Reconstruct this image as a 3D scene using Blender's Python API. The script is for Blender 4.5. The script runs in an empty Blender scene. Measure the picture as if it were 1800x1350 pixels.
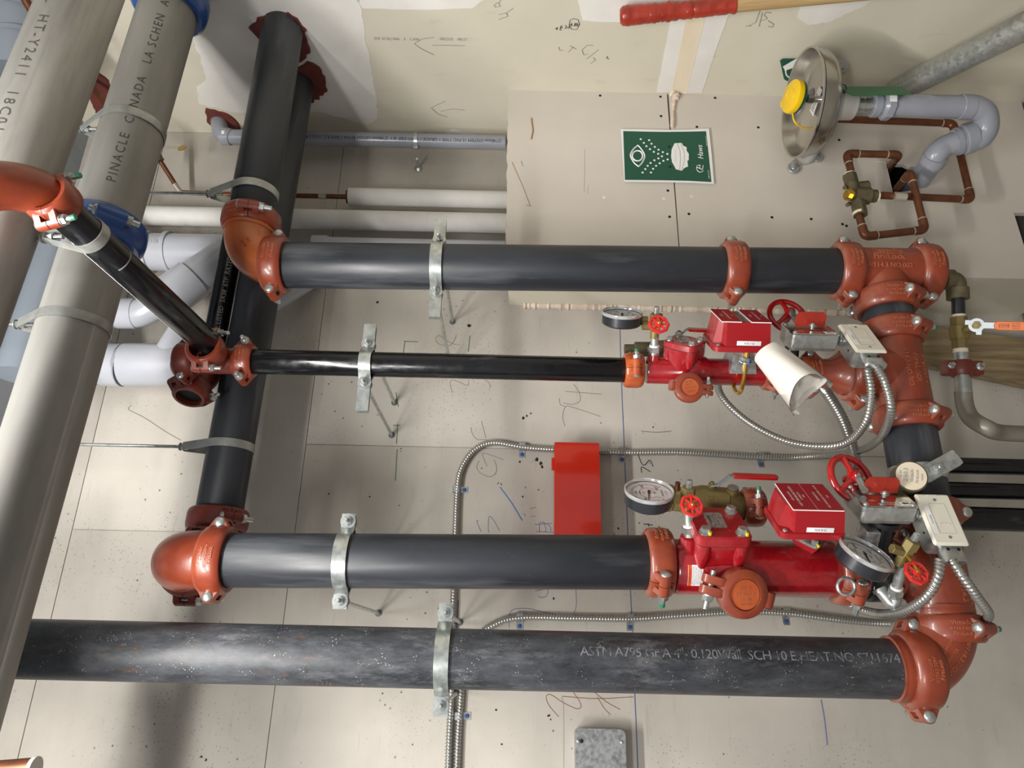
import bpy, math, random
from math import sin, cos, pi, radians, sqrt, atan2
from mathutils import Vector as V, Matrix as MX
random.seed(7)
C = bpy.context.scene.collection
SC = bpy.context.scene

# ------------------------------------------------------------------ camera
EYE = 1.62                                   # eye height above the floor
FPX = 1250.0                                 # focal length on the 1800 px wide frame
YAW, ROLL = radians(20.75), 0.022            # phone turned on its side: picture right is down
FWD = V((sin(YAW), cos(YAW), 0)); SIDE = V((cos(YAW), -sin(YAW), 0)); DOWN = V((0, 0, -1))
CR = DOWN * cos(ROLL) + SIDE * sin(ROLL)     # picture right
CD = DOWN * sin(ROLL) - SIDE * cos(ROLL)     # picture down
CAMPOS = V((0, 0, EYE))
cam = bpy.data.cameras.new('camera'); camo = bpy.data.objects.new('camera', cam); C.objects.link(camo)
cam.sensor_width = 36; cam.lens = 36 * FPX / 1800; cam.clip_start = .05; cam.clip_end = 60
mw = MX.Identity(4)
for i, ax in enumerate((CR, -CD, -FWD)):
    for j in range(3): mw[j][i] = ax[j]
mw.translation = CAMPOS
camo.matrix_world = mw
SC.camera = camo

# ------------------------------------------------------------------ light, world, exposure
SC.view_settings.view_transform = 'Standard'; SC.view_settings.look = 'None'
SC.view_settings.exposure = .2; SC.view_settings.gamma = 1; SC.view_settings.use_curve_mapping = False
SC.cycles.use_denoising = True
wd = bpy.data.worlds.new('room_light'); SC.world = wd; wd.use_nodes = True
wd.node_tree.nodes['Background'].inputs[0].default_value = (.975, .985, 1.0, 1)
wd.node_tree.nodes['Background'].inputs[1].default_value = .42
def area(name, loc, target, sx, sy, power, col=(1, .975, .935)):
    l = bpy.data.lights.new(name, 'AREA'); l.shape = 'RECTANGLE'; l.size = sx; l.size_y = sy; l.energy = power; l.color = col
    o = bpy.data.objects.new(name, l); C.objects.link(o); o.location = loc
    zz = (V(loc) - V(target)).normalized(); xx = V((1, 0, 0)); yy = zz.cross(xx).normalized(); xx = yy.cross(zz)
    o.rotation_euler = MX((xx, yy, zz)).transposed().to_euler()
    return o
area('strip_lamp', (-.1, .58, 1.17 + EYE), (.35, 1.5, .1 + EYE), 1.3, .06, 42)
area('strip_lamp', (-1.6, -1.6, 1.45 + EYE), (.5, 2.0, EYE - .1), 1.2, .3, 70)

# ------------------------------------------------------------------ pixel -> place
def ray(x, y): return FWD + CR * ((x - 900) / FPX) + CD * ((y - 675) / FPX)
def P(x, y, Y):
    d = ray(x, y); return CAMPOS + d * (Y / d.y)
def PX(x, y, X):
    d = ray(x, y); return CAMPOS + d * (X / d.x)
YW = 2.03; XR = 1.687; YB = 1.796; YR = 1.56; YM = 1.60; ZH = EYE - .915; YF = 1.78

# ------------------------------------------------------------------ materials
def lin(c):
    if isinstance(c, str):
        c = [int(c[i:i + 2], 16) / 255 for i in (0, 2, 4)]
        c = [v / 12.92 if v <= .04045 else ((v + .055) / 1.055) ** 2.4 for v in c]
    return (*c[:3], 1)
MATS = {}
class NT:
    def __init__(s, name):
        s.m = bpy.data.materials.new(name); s.m.use_nodes = True; s.t = s.m.node_tree
        s.b = s.t.nodes['Principled BSDF']; s.o = s.t.nodes['Material Output']
        MATS[name] = s.m
        s.tc = s.n('ShaderNodeTexCoord')
    def n(s, typ, **kw):
        nd = s.t.nodes.new(typ)
        for k, v in kw.items(): setattr(nd, k, v)
        return nd
    def l(s, a, b): s.t.links.new(a, b)
    def coords(s, scale=(1, 1, 1)):
        mp = s.n('ShaderNodeMapping'); mp.inputs['Scale'].default_value = scale
        s.l(s.tc.outputs['Object'], mp.inputs[0]); return mp.outputs[0]
    def noise(s, scale, detail=4, stretch=(1, 1, 1), rough=.55):
        n = s.n('ShaderNodeTexNoise'); n.inputs['Scale'].default_value = scale; n.inputs['Detail'].default_value = detail
        n.inputs['Roughness'].default_value = rough
        s.l(s.coords(stretch), n.inputs['Vector']); return n.outputs['Fac']
    def voro(s, scale, out='Distance', stretch=(1, 1, 1)):
        n = s.n('ShaderNodeTexVoronoi'); n.inputs['Scale'].default_value = scale
        s.l(s.coords(stretch), n.inputs['Vector']); return n.outputs[out]
    def ramp(s, fac, a, b, ca=0, cb=1):
        n = s.n('ShaderNodeMapRange'); n.inputs[1].default_value = a; n.inputs[2].default_value = b
        n.inputs[3].default_value = ca; n.inputs[4].default_value = cb
        s.l(fac, n.inputs[0]); return n.outputs[0]
    def mul(s, a, b):
        n = s.n('ShaderNodeMath', operation='MULTIPLY'); s.l(a, n.inputs[0])
        if isinstance(b, float): n.inputs[1].default_value = b
        else: s.l(b, n.inputs[1])
        return n.outputs[0]
    def mix(s, fac, a, b):
        n = s.n('ShaderNodeMix', data_type='RGBA')
        if isinstance(fac, float): n.inputs[0].default_value = fac
        else: s.l(fac, n.inputs[0])
        for v, i in ((a, 6), (b, 7)):
            if isinstance(v, (tuple, list, str)): n.inputs[i].default_value = lin(v)
            else: s.l(v, n.inputs[i])
        return n.outputs[2]
    def set(s, k, v):
        i = s.b.inputs[k]
        if isinstance(v, (int, float)): i.default_value = v
        elif isinstance(v, (tuple, list, str)): i.default_value = lin(v)
        else: s.l(v, i)
        return s
    def bump(s, h, strength=.3, dist=.002):
        n = s.n('ShaderNodeBump'); n.inputs['Strength'].default_value = strength; n.inputs['Distance'].default_value = dist
        s.l(h, n.inputs['Height']); s.l(n.outputs[0], s.b.inputs['Normal'])
    def up(s):                                   # 1 on surfaces facing up: where dust settles
        g = s.n('ShaderNodeNewGeometry'); x = s.n('ShaderNodeSeparateXYZ'); s.l(g.outputs['Normal'], x.inputs[0])
        return x.outputs[2]
def simple(name, col, rough=.5, metal=0., col2=None, sc=40, stretch=(1, 1, 1), lo=.4, hi=.65, bump=0, dust=0, coat=0, bsc=None, dustcol='c9b6a8'):
    t = NT(name); c = lin(col)[:3]; cc = col
    if col2: cc = t.mix(t.ramp(t.noise(sc, 5, stretch), lo, hi), col, col2)
    if dust:
        f = t.mul(t.ramp(t.up(), .35, 1.), t.ramp(t.noise(28, 5), .3, .75, 0, dust))
        cc = t.mix(f, cc, dustcol)
    t.set('Base Color', cc).set('Roughness', rough).set('Metallic', metal)
    if coat: t.set('Coat Weight', coat).set('Coat Roughness', .12)
    if bump: t.bump(t.noise(bsc or sc * 2, 4, stretch), bump, .0015)
    return t.m
# pipes and metal
t = NT('black_pipe')                              # matt bituminous coating, scuffed along its length
sc1 = t.ramp(t.noise(26, 6, (1, 1, .12)), .54, .76); sp = t.ramp(t.voro(150), .03, .09, 1, 0)
sp2 = t.mul(sp, t.ramp(t.noise(14, 3), .48, .62)); big = t.ramp(t.noise(7, 4, (1, 1, .3)), .42, .72)
c = t.mix(t.mul(big, .55), '22252b', '3d4047'); c = t.mix(t.mul(sc1, .38), c, '74767a'); c = t.mix(t.mul(sp2, .6), c, 'b9b5ad')
t.set('Base Color', c).set('Roughness', t.ramp(t.noise(20, 4, (1, 1, .2)), .3, .7, .36, .56)); t.bump(t.noise(60, 5, (1, 1, .2)), .12, .001)
t = NT('gloss_black_pipe')
sc1 = t.ramp(t.noise(40, 6, (1, 1, .25)), .6, .78)
t.set('Base Color', t.mix(t.mul(sc1, .5), '0f1013', '5d5d60')).set('Roughness', t.ramp(t.noise(30, 4), .35, .7, .14, .34)); t.bump(t.noise(50, 3, (1, 1, .1)), .1, .001)
t = NT('rusted_pipe')
base = t.mix(t.ramp(t.noise(9, 8, (1, 1, .4), .75), .38, .66), '22252b', '55585e')
fine = t.mul(t.ramp(t.noise(40, 8, (1, 1, .3), .8), .5, .68), t.ramp(t.noise(4, 4, (1, 1, .6)), .4, .62))
base = t.mix(t.mul(fine, .5), base, '97989b')
rust = t.mul(t.ramp(t.noise(75, 8, (1, 1, .35), .8), .55, .66), t.ramp(t.noise(9, 5, (1, 1, .35)), .46, .62))
base = t.mix(t.mul(rust, .85), base, '80542e')
sp2 = t.mul(t.ramp(t.voro(190), .08, .2, 1, 0), t.ramp(t.noise(24, 4), .53, .6)); base = t.mix(sp2, base, 'ddd6c6')
t.set('Base Color', base).set('Roughness', t.ramp(fine, 0, 1, .48, .66)); t.bump(t.noise(80, 6, (1, 1, .3)), .2, .001)
simple('worn_stencil', '77787d', .6, 0, '44464c', 60, lo=.45, hi=.6)
t = NT('stainless_pipe')
c = t.mix(t.ramp(t.noise(7, 6, (1, 1, .2), .65), .35, .7), '86847f', 'b6b3ad'); c = t.mix(t.mul(t.ramp(t.noise(45, 6, (1, 1, .05)), .56, .8), .5), c, '6a6864')
t.set('Base Color', c).set('Metallic', .2).set('Roughness', .6); t.bump(t.noise(40, 4, (1, 1, .08)), .08, .001)
simple('stamp_ink', '454440', .7); simple('shaded_pvc', '7c848e', .4)  # vent plastic: blue-grey PVC with its shadow tone put into the colour
simple('shaded_stainless_pipe', '9a9893', .7, .05, '74726e', 8, (1, 1, .2), lo=.42, hi=.72, bump=.06, bsc=60)  # same stainless as the paler pipe, with shade darkened into the grey
t = NT('galvanised')
vo = t.voro(120, 'Color'); c = t.mix(t.mul(t.ramp(vo, 0, 1), .5), 'a9aca9', 'd6d8d4')
t.set('Base Color', c).set('Metallic', .75).set('Roughness', t.ramp(vo, 0, 1, .3, .5)); t.bump(t.noise(60, 3), .1, .001)
simple('zinc', 'c6c9c6', .3, .8, 'a5aba9', 60)
simple('dark_zinc', '6e7172', .4, .8)
simple('strap_steel', '9d9f9b', .45, .6, 'b8b9b4', 30)
simple('chrome', 'd2d2d0', .12, 1.)
t = NT('stainless'); br = t.noise(9, 3, (1, 1, 6), .4)
t.set('Base Color', t.mix(br, 'b4b1ab', 'c9c6c0')).set('Metallic', 1.).set('Roughness', t.ramp(br, .3, .7, .2, .27))
simple('steel_cap', 'bfc1c0', .32, .75, '8f9293', 90)
O_ = dict(col2='8e3d22', sc=18, bump=.12, bsc=160)
simple('orange_paint', '7f331f', .38, dust=.26, coat=.25, **O_)
simple('raised_orange', 'b0684a', .45, 0, '9c5236', 60)
simple('dark_red_and_shade', '742c21', .42, dust=.2, col2='66271d', sc=20, bump=.1, bsc=160)  # own dark red of the hose coupling; elsewhere shade painted into the orange
simple('amber_paint', 'b4622a', .38, dust=.1, coat=.2, col2='a34f26', sc=9, bump=.08, bsc=200)
simple('fresh_orange_paint', 'b5572b', .34, coat=.3, col2='a84c26', sc=16, bump=.1, bsc=160)
simple('valve_red', 'a0141d', .22, coat=.6, dust=.4, bump=.05, sc=120, col2='8d1019', dustcol='d98a8c')
simple('gloss_red', 'b01818', .2, coat=.6)
simple('box_red', '9d141c', .36, dust=.16, coat=.2, dustcol='d08a8a')
simple('handwheel_red', 'cf2320', .2, coat=.7)
t = NT('panel_red'); t.set('Base Color', 'b02413').set('Roughness', .2).set('Coat Weight', .4)
simple('tag_red', 'a11425', .4); simple('tape_red', 'a93420', .34, col2='8f2a1a', sc=25, coat=.3, bump=.8, bsc=45)
simple('vinyl_red', 'a52d1e', .32, col2='8c2418', sc=25, coat=.3, bump=.7, bsc=55)
simple('lever_orange', 'd56a22', .35); simple('lever_steel', '9aa0a2', .35, .7)
simple('brass', 'a98d4f', .32, .7, 'b89a52', 30); simple('bright_brass', 'd2aa4c', .2, .9)
simple('bronze', '6a6048', .55, .4, '57503c', 40); simple('aged_brass', '7d6f45', .5, .4, '8d7c4c', 22)
simple('copper', '7d4e35', .42, .65, '63402f', 30, lo=.4, hi=.7); simple('solder', 'c9c3b8', .4, .6)
simple('pipe_dope', 'e5d9c4', .7)
simple('black_iron', '17181a', .35, 0, '26272a', 50); simple('gasket_black', '0d0d0e', .6)
simple('gauge_black', '23252a', .35, coat=.2); simple('gauge_rim', 'd6d6d6', .12, .6)
simple('dial_white', 'dcdcdd', .5); simple('ink', '17171a', .6); simple('pale_ink', '8e8f92', .6); simple('faint_ink', 'a9a498', .7)
simple('white_ink', 'f0eee9', .6); simple('print_grey', '9fa1a2', .6); simple('red_ink', '8a2a2a', .6)
simple('pencil', '857f75', .8); simple('blue_chalk', '7078a0', .9); simple('green_chalk', '6c8560', .9); simple('red_pencil', '93614f', .8)
def film(name, amount, rough):                    # thin clear sheet: see-through with a surface sheen
    t = NT(name); tr = t.n('ShaderNodeBsdfTransparent'); gl = t.n('ShaderNodeBsdfGlossy'); gl.inputs['Roughness'].default_value = rough
    lw = t.n('ShaderNodeLayerWeight'); lw.inputs['Blend'].default_value = .25; mx = t.n('ShaderNodeMixShader')
    t.l(t.ramp(lw.outputs['Fresnel'], 0, 1, amount, amount * 6), mx.inputs[0]); t.l(tr.outputs[0], mx.inputs[1]); t.l(gl.outputs[0], mx.inputs[2]); t.l(mx.outputs[0], t.o.inputs['Surface'])
film('gauge_glass', .02, .04); film('clear_film', .16, .15)
# plastic, paper, wood
simple('grey_pvc', '989ba4', .3, 0, '8f929b', 8, coat=.15); simple('light_pvc', 'b6b8c0', .3, 0, 'adb0b8', 6, coat=.15)
simple('white_jacket', 'dcdad6', .75, 0, 'd2d0cb', 12, bump=.25, bsc=70)
simple('blue_paint', '284f91', .35, coat=.3); simple('green_plastic', '0b4f38', .3); simple('yellow_plastic', 'f2c70d', .3, coat=.2)
simple('tag_green', '1f6a3f', .4); simple('frosted_nylon', 'c2bfb8', .5); simple('bracket_grey', 'a5a5a3', .4, .3)
simple('sign_green', '1d5540', .4); simple('sign_white', 'eeeeec', .4); simple('ivory_plastic', 'e3dfd0', .35); simple('ivory_groove', 'b9b29c', .5)
simple('paper_white', 'eeece8', .6); simple('label_white', 'f1f1f2', .4); simple('bag_white', 'ece8e0', .45, 0, 'e2dcd2', 10, bump=.3, bsc=30)
simple('yellow_mark', 'd8c81c', .4); simple('blue_mark', '2c62b8', .4); simple('green_mark', '2e7a5c', .4)
simple('warning_orange', 'd5541d', .5)
t = NT('wood'); g = t.noise(10, 6, (6, 6, .5)); t.set('Base Color', t.mix(t.ramp(g, .35, .68), '77674f', 'a08c69')).set('Roughness', .7); t.bump(g, .2, .001)
t = NT('round_wood'); g = t.noise(14, 5, (5, 5, .3)); t.set('Base Color', t.mix(t.ramp(g, .3, .7), 'a98a5e', 'c9ab7a')).set('Roughness', .6)
simple('firestop', '6e332b', .7, 0, '5d2a24', 30, bump=.5, bsc=45)
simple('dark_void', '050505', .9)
t = NT('braid'); br = t.n('ShaderNodeTexWave', wave_type='BANDS', bands_direction='DIAGONAL'); br.inputs['Scale'].default_value = 120
t.set('Base Color', '9a958a').set('Metallic', .5).set('Roughness', .45)
simple('armour', 'a9a8a3', .3, .75)
# building surfaces
t = NT('concrete')
c = t.mix(t.ramp(t.noise(1.6, 6, (1, 1, 1), .6), .32, .7), 'a8a299', 'c6c0b6')
c = t.mix(t.mul(t.ramp(t.noise(9, 6, (.25, 1, 1)), .5, .75), .3), c, '98918a'); c = t.mix(t.mul(t.ramp(t.noise(70, 3, (.12, 1, 1)), .62, .72), .2), c, '8d867d')
pits = t.mul(t.ramp(t.voro(38), .07, .13, 1, 0), t.ramp(t.noise(4, 3), .52, .62)); pits2 = t.mul(t.ramp(t.voro(95), .1, .2, 1, 0), t.ramp(t.noise(2.6, 4), .47, .6))
c = t.mix(t.mul(pits, .85), c, '3b3732'); c = t.mix(t.mul(pits2, .6), c, '57524b')
t.set('Base Color', c).set('Roughness', .62); t.bump(t.noise(50, 6), .12, .002)
t = NT('drywall_face'); t.set('Base Color', t.mix(t.ramp(t.noise(3, 5), .35, .7), 'ccc4b9', 'd6cec3')).set('Roughness', .85); t.bump(t.noise(300, 2), .08, .001)
t = NT('drywall'); c = t.mix(t.ramp(t.noise(2.2, 5), .35, .7), 'cbc5b3', 'd6d0be'); c = t.mix(t.mul(t.ramp(t.noise(25, 6, (1, 1, .4)), .62, .72), .15), c, 'a9a08c')
t.set('Base Color', c).set('Roughness', .85); t.bump(t.noise(260, 2), .06, .001)
simple('joint_compound', 'e6e3de', .9, 0, 'dbd7d0', 5, bump=.2, bsc=40); simple('dry_compound', 'e8dcc6', .9, 0, 'dccbb0', 9, (1, .2, 1))
simple('caulk', 'ddcfc0', .6, 0, 'cdb9a6', 30, bump=.5, bsc=30)
simple('grey_ceiling', '9aa0a8', .8, 0, '8a9098', 3); simple('floor_concrete', '8f897f', .7, 0, '7f796f', 3)
simple('stain', 'a98c68', .9)

# ------------------------------------------------------------------ geometry
def rotframe(z, x=None, o=(0, 0, 0)):            # frame whose z is the given axis, x as near as possible to the given one
    z = V(z).normalized(); x = V(x) if x is not None else (V((0, 0, 1)) if abs(z.z) < .9 else V((1, 0, 0)))
    x = (x - z * x.dot(z)).normalized(); y = z.cross(x)
    m = MX.Identity(4)
    for i, a in enumerate((x, y, z)):
        for j in range(3): m[j][i] = a[j]
    m.translation = V(o); return m
T = MX.Translation
def tf(g, m): return ([m @ v for v in g[0]], g[1])
def join(*gs):
    vs, fs = [], []
    for g in gs:
        b = len(vs); vs += g[0]; fs += [tuple(i + b for i in f) for f in g[1]]
    return vs, fs
def lathe(prof, n=32, a0=0, a1=2 * pi):
    full = abs(a1 - a0 - 2 * pi) < 1e-6; m = n if full else n + 1
    vs, fs, ring = [], [], []
    for r, z in prof:
        if r < 1e-6 and full: ring.append([len(vs)]); vs.append(V((0, 0, z)))
        else:
            ring.append(list(range(len(vs), len(vs) + m)))
            vs += [V((r * cos(a0 + (a1 - a0) * i / n), r * sin(a0 + (a1 - a0) * i / n), z)) for i in range(m)]
    for a, b in zip(ring, ring[1:]):
        for i in range(n):
            j = (i + 1) % m
            if len(a) == 1 and len(b) == 1: continue
            if len(a) == 1: fs.append((a[0], b[j], b[i]))
            elif len(b) == 1: fs.append((a[i], a[j], b[0]))
            else: fs.append((a[i], a[j], b[j], b[i]))
    if not full:
        fs.append(tuple(r[0] for r in ring)); fs.append(tuple(reversed([r[-1] for r in ring])))
    return vs, fs
def cyl(r, z0, z1, n=24, ch=0):
    p = [(0, z0), (r - ch, z0), (r, z0 + ch), (r, z1 - ch), (r - ch, z1), (0, z1)] if ch else [(0, z0), (r, z0), (r, z1), (0, z1)]
    return lathe(p, n)
def tube(path, r, n=14, cap=True, up=None, phase=None):
    path = [V(p) for p in path]; k = len(path)
    tg = [(path[min(i + 1, k - 1)] - path[max(i - 1, 0)]).normalized() for i in range(k)]
    nrm = rotframe(tg[0], up).col[0].to_3d(); vs, fs = [], []
    for i in range(k):
        nrm = (nrm - tg[i] * nrm.dot(tg[i])).normalized(); b = tg[i].cross(nrm)
        ri = r[i] if isinstance(r, (list, tuple)) else r
        for j in range(n):
            a = 2 * pi * j / n; rr = ri(i, a) if callable(ri) else ri
            vs.append(path[i] + (nrm * cos(a) + b * sin(a)) * rr)
    for i in range(k - 1):
        for j in range(n):
            fs.append((i * n + j, i * n + (j + 1) % n, (i + 1) * n + (j + 1) % n, (i + 1) * n + j))
    if cap: fs += [tuple(reversed(range(n))), tuple(range((k - 1) * n, k * n))]
    return vs, fs
def fillet(pts, rad, seg=7):
    pts = [V(p) for p in pts]; out = [pts[0]]
    for a, b, c in zip(pts, pts[1:], pts[2:]):
        u, w = (a - b), (c - b); lu, lw = u.length, w.length; u.normalize(); w.normalize()
        ang = u.angle(w); d = min(rad / math.tan(ang / 2), lu * .49, lw * .49)
        if ang > 3.1: out.append(b); continue
        for i in range(seg + 1):
            s = i / seg; out.append((b + u * d) * (1 - s) ** 2 + b * 2 * s * (1 - s) + (b + w * d) * s * s)
    out.append(pts[-1]); return out
def spline(pts, n=12):
    pts = [V(p) for p in pts]; q = [pts[0] * 2 - pts[1]] + pts + [pts[-1] * 2 - pts[-2]]; out = []
    for i in range(1, len(q) - 2):
        for s in range(n):
            t_ = s / n; a, b, c, d = q[i - 1], q[i], q[i + 1], q[i + 2]
            out.append(.5 * ((2 * b) + (c - a) * t_ + (2 * a - 5 * b + 4 * c - d) * t_ ** 2 + (3 * b - a - 3 * c + d) * t_ ** 3))
    out.append(pts[-1]); return out
def resample(path, step):
    path = [V(p) for p in path]; out = [path[0]]; need = step
    for a, b in zip(path, path[1:]):
        L = (b - a).length; pos = 0
        while L - pos >= need:
            pos += need; out.append(a + (b - a) * (pos / L)); need = step
        need -= (L - pos)
    return out
def offset2(o, d):                                # inset an outline by d
    n = len(o); out = []
    for i in range(n):
        a, b, c = o[i - 1], o[i], o[(i + 1) % n]
        e1 = V((b[0] - a[0], b[1] - a[1])); e2 = V((c[0] - b[0], c[1] - b[1]))
        if e1.length < 1e-9 or e2.length < 1e-9: out.append(b); continue
        e1.normalize(); e2.normalize(); n1 = V((-e1.y, e1.x)); n2 = V((-e2.y, e2.x)); m = n1 + n2
        if m.length < 1e-6: out.append(b); continue
        m = m / max(.35, (1 + n1.dot(n2))); out.append((b[0] + m.x * d, b[1] + m.y * d))
    return out
def prism(o, z0, z1, ch=0, top=None):             # o anticlockwise outline in x, y; ch = chamfer of the top edge; top = other outline at z1
    n = len(o); rings = [[V((x, y, z0)) for x, y in o]]
    if top: rings.append([V((x, y, z1)) for x, y in top])
    elif ch: rings += [[V((x, y, z1 - ch)) for x, y in o], [V((x, y, z1)) for x, y in offset2(o, ch)]]
    else: rings.append([V((x, y, z1)) for x, y in o])
    vs = sum(rings, []); fs = [tuple(reversed(range(n)))]
    for k in range(len(rings) - 1):
        for i in range(n): fs.append((k * n + i, k * n + (i + 1) % n, (k + 1) * n + (i + 1) % n, (k + 1) * n + i))
    fs.append(tuple(range((len(rings) - 1) * n, len(rings) * n))); return vs, fs
def rrect(w, h, r, n=5, cx=0, cy=0):
    out = []
    for k, (sx, sy) in enumerate(((1, 1), (-1, 1), (-1, -1), (1, -1))):
        for i in range(n + 1):
            a = k * pi / 2 + i * pi / 2 / n; out.append((cx + sx * (w / 2 - r) + r * cos(a), cy + sy * (h / 2 - r) + r * sin(a)))
    return out
def circ(r, n=20, cx=0, cy=0, a=0): return [(cx + r * cos(a + 2 * pi * i / n), cy + r * sin(a + 2 * pi * i / n)) for i in range(n)]
def hull2(circles, n=10):                         # outline round several (x, y, r) circles
    pts = []
    for x, y, r in circles: pts += circ(r, n * 2, x, y)
    pts = sorted(set((round(a, 6), round(b, 6)) for a, b in pts))
    def half(ps):
        h = []
        for p in ps:
            while len(h) > 1 and (h[-1][0] - h[-2][0]) * (p[1] - h[-2][1]) - (h[-1][1] - h[-2][1]) * (p[0] - h[-2][0]) <= 0: h.pop()
            h.append(p)
        return h
    return half(pts)[:-1] + half(pts[::-1])[:-1]
def box(sx, sy, sz, ch=.001, c=(0, 0, 0)):
    g = prism(rrect(sx, sy, min(ch * 1.5, sx * .4, sy * .4), 2), -sz / 2, sz / 2 , min(ch, sz * .4)); return tf(g, T(V(c)))
def hexa(r, z0, z1, ch=.001): return prism(circ(r, 6), z0, z1, ch)
def dome(r, z0, h, n=20): return lathe([(r, z0)] + [(r * cos(a), z0 + h * sin(a)) for a in (.3, .7, 1.1, 1.35)] + [(0, z0 + h)], n)
def torus(R, r, n=40, m=10, a0=0, a1=2 * pi): return lathe([(R + r * cos(2 * pi * i / m), r * sin(2 * pi * i / m)) for i in range(m + 1)], n, a0, a1)
TXT = {}
def text(s, size, align='CENTER', depth=0., spacing=1.0):
    k = (s, size, align, depth, spacing)
    if k not in TXT:
        cu = bpy.data.curves.new('t', 'FONT'); cu.body = s; cu.size = size; cu.align_x = align; cu.align_y = 'CENTER'
        cu.extrude = depth; cu.resolution_u = 2; cu.space_character = spacing
        ob = bpy.data.objects.new('t', cu); me = bpy.data.meshes.new_from_object(ob)
        TXT[k] = ([v.co.copy() for v in me.vertices], [tuple(p.vertices) for p in me.polygons])
        bpy.data.objects.remove(ob); bpy.data.curves.remove(cu); bpy.data.meshes.remove(me)
    g = TXT[k]; return [v.copy() for v in g[0]], list(g[1])
def sliced(g, ax, step):                           # cut flat letters into strips so that they bend smoothly
    import bmesh
    b = bmesh.new(); vs = [b.verts.new(v) for v in g[0]]
    for f in g[1]:
        try: b.faces.new([vs[i] for i in f])
        except ValueError: pass
    c = [v[ax] for v in g[0]]; lo, hi = min(c), max(c); n = int((hi - lo) / step); no = V((0, 0, 0)); no[ax] = 1
    for k in range(1, n + 1):
        p = V((0, 0, 0)); p[ax] = lo + (hi - lo) * k / (n + 1)
        bmesh.ops.bisect_plane(b, geom=b.verts[:] + b.edges[:] + b.faces[:], plane_co=p, plane_no=no, dist=1e-7)
    b.verts.index_update(); r = [v.co.copy() for v in b.verts], [tuple(v.index for v in f.verts) for f in b.faces]; b.free(); return r
def wrap(g, R, a_mid, along, flip=1, z0=0, lift=.0004):
    """lay flat text on a cylinder of radius R round z: along='z' runs the text down the axis, 'a' round it"""
    g = sliced(g, 0 if along == 'a' else 1, R * .11); out = []
    for v in g[0]:
        rr = R + lift + v.z
        if along == 'a': a = a_mid + flip * v.x / R; z = z0 + flip * v.y
        else: a = a_mid - flip * v.y / R; z = z0 + flip * v.x
        out.append(V((rr * cos(a), rr * sin(a), z)))
    return out, g[1]

# ------------------------------------------------------------------ objects
MW = {}
def link(o, parent, m):
    C.objects.link(o)
    if parent is not None:
        o.parent = parent; o.matrix_local = m; MW[o] = MW[parent] @ m
    else:
        o.matrix_world = m; MW[o] = m.copy()
def mesh(name, g, mat, ang=38):
    me = bpy.data.meshes.new(name); me.from_pydata([tuple(v) for v in g[0]], [], g[1]); me.materials.append(MATS[mat])
    me.shade_smooth(); me.set_sharp_from_angle(angle=radians(ang)); return me
def tag(o, label=None, cat=None, group=None, kind=None):
    for k, v in (('label', label), ('category', cat), ('group', group), ('kind', kind)):
        if v: o[k] = v
    return o
def thing(name, label, cat, m, group=None, kind=None):
    o = bpy.data.objects.new(name, None); o.empty_display_size = .03
    link(o, None, m if isinstance(m, MX) else T(V(m))); return tag(o, label, cat, group, kind)
def part(name, g, mat, parent, m=None, world=False, label=None, ang=38, kind=None):
    if world: g = tf(g, MW[parent].inverted())
    o = bpy.data.objects.new(name, g if isinstance(g, bpy.types.Mesh) else mesh(name, g, mat, ang)); link(o, parent, m or MX.Identity(4))
    return tag(o, label, kind=kind)
def solo(name, label, cat, g, mat, m=None, group=None, kind=None, world=False, ang=38):
    m = MX.Identity(4) if m is None else (m if isinstance(m, MX) else T(V(m)))
    if world: g = tf(g, m.inverted())
    o = bpy.data.objects.new(name, mesh(name, g, mat, ang)); link(o, None, m); return tag(o, label, cat, group, kind)
def mid(g):
    n = len(g[0]); s = V((0, 0, 0))
    for v in g[0]: s += v
    return s / n
# ------------------------------------------------------------------ the setting
def slab(name, lo, hi, mat, kind='structure', parent=None, ch=0, label=None):
    lo, hi = V(lo), V(hi); s = hi - lo; g = tf(box(s.x, s.y, s.z, ch) if ch else prism(rrect(s.x, s.y, 1e-5, 1), -s.z / 2, s.z / 2), T((lo + hi) / 2))
    if parent is None: return solo(name, label, None, g, mat, kind=kind)
    return part(name, g, mat, parent, world=True)
def patch(name, pts, n, thick, mat, parent, jag=0, label=None, kind=None, seed=1):
    rnd = random.Random(seed); n = V(n); q = []
    for a, b in zip(pts, pts[1:] + pts[:1]):
        k = max(1, int((b - a).length / .012)) if jag else 1
        for i in range(k):
            p = a.lerp(b, i / k)
            if jag: p = p + (b - a).normalized().cross(n) * rnd.uniform(-jag, jag)
            q.append(p)
    m = len(q); vs = [p.copy() for p in q] + [p + n * thick for p in q]
    fs = [tuple(range(m, 2 * m))] + [(i, (i + 1) % m, m + (i + 1) % m, m + i) for i in range(m)]
    ax = (q[1] - q[0]).cross(q[2] - q[0]); ar = sum(((q[i].cross(q[(i + 1) % m])) for i in range(m)), V((0, 0, 0)))
    if ar.dot(n) < 0: fs = [tuple(reversed(f)) for f in fs]
    return part(name, (vs, fs), mat, parent, world=True, label=label, kind=kind)
W2 = lambda l, Y: [P(x, y, Y) for x, y in l]
R2 = lambda l: [PX(x, y, XR) for x, y in l]
def stroke(pts, r=.0009, n=4): return tube(pts, r, n)

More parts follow.
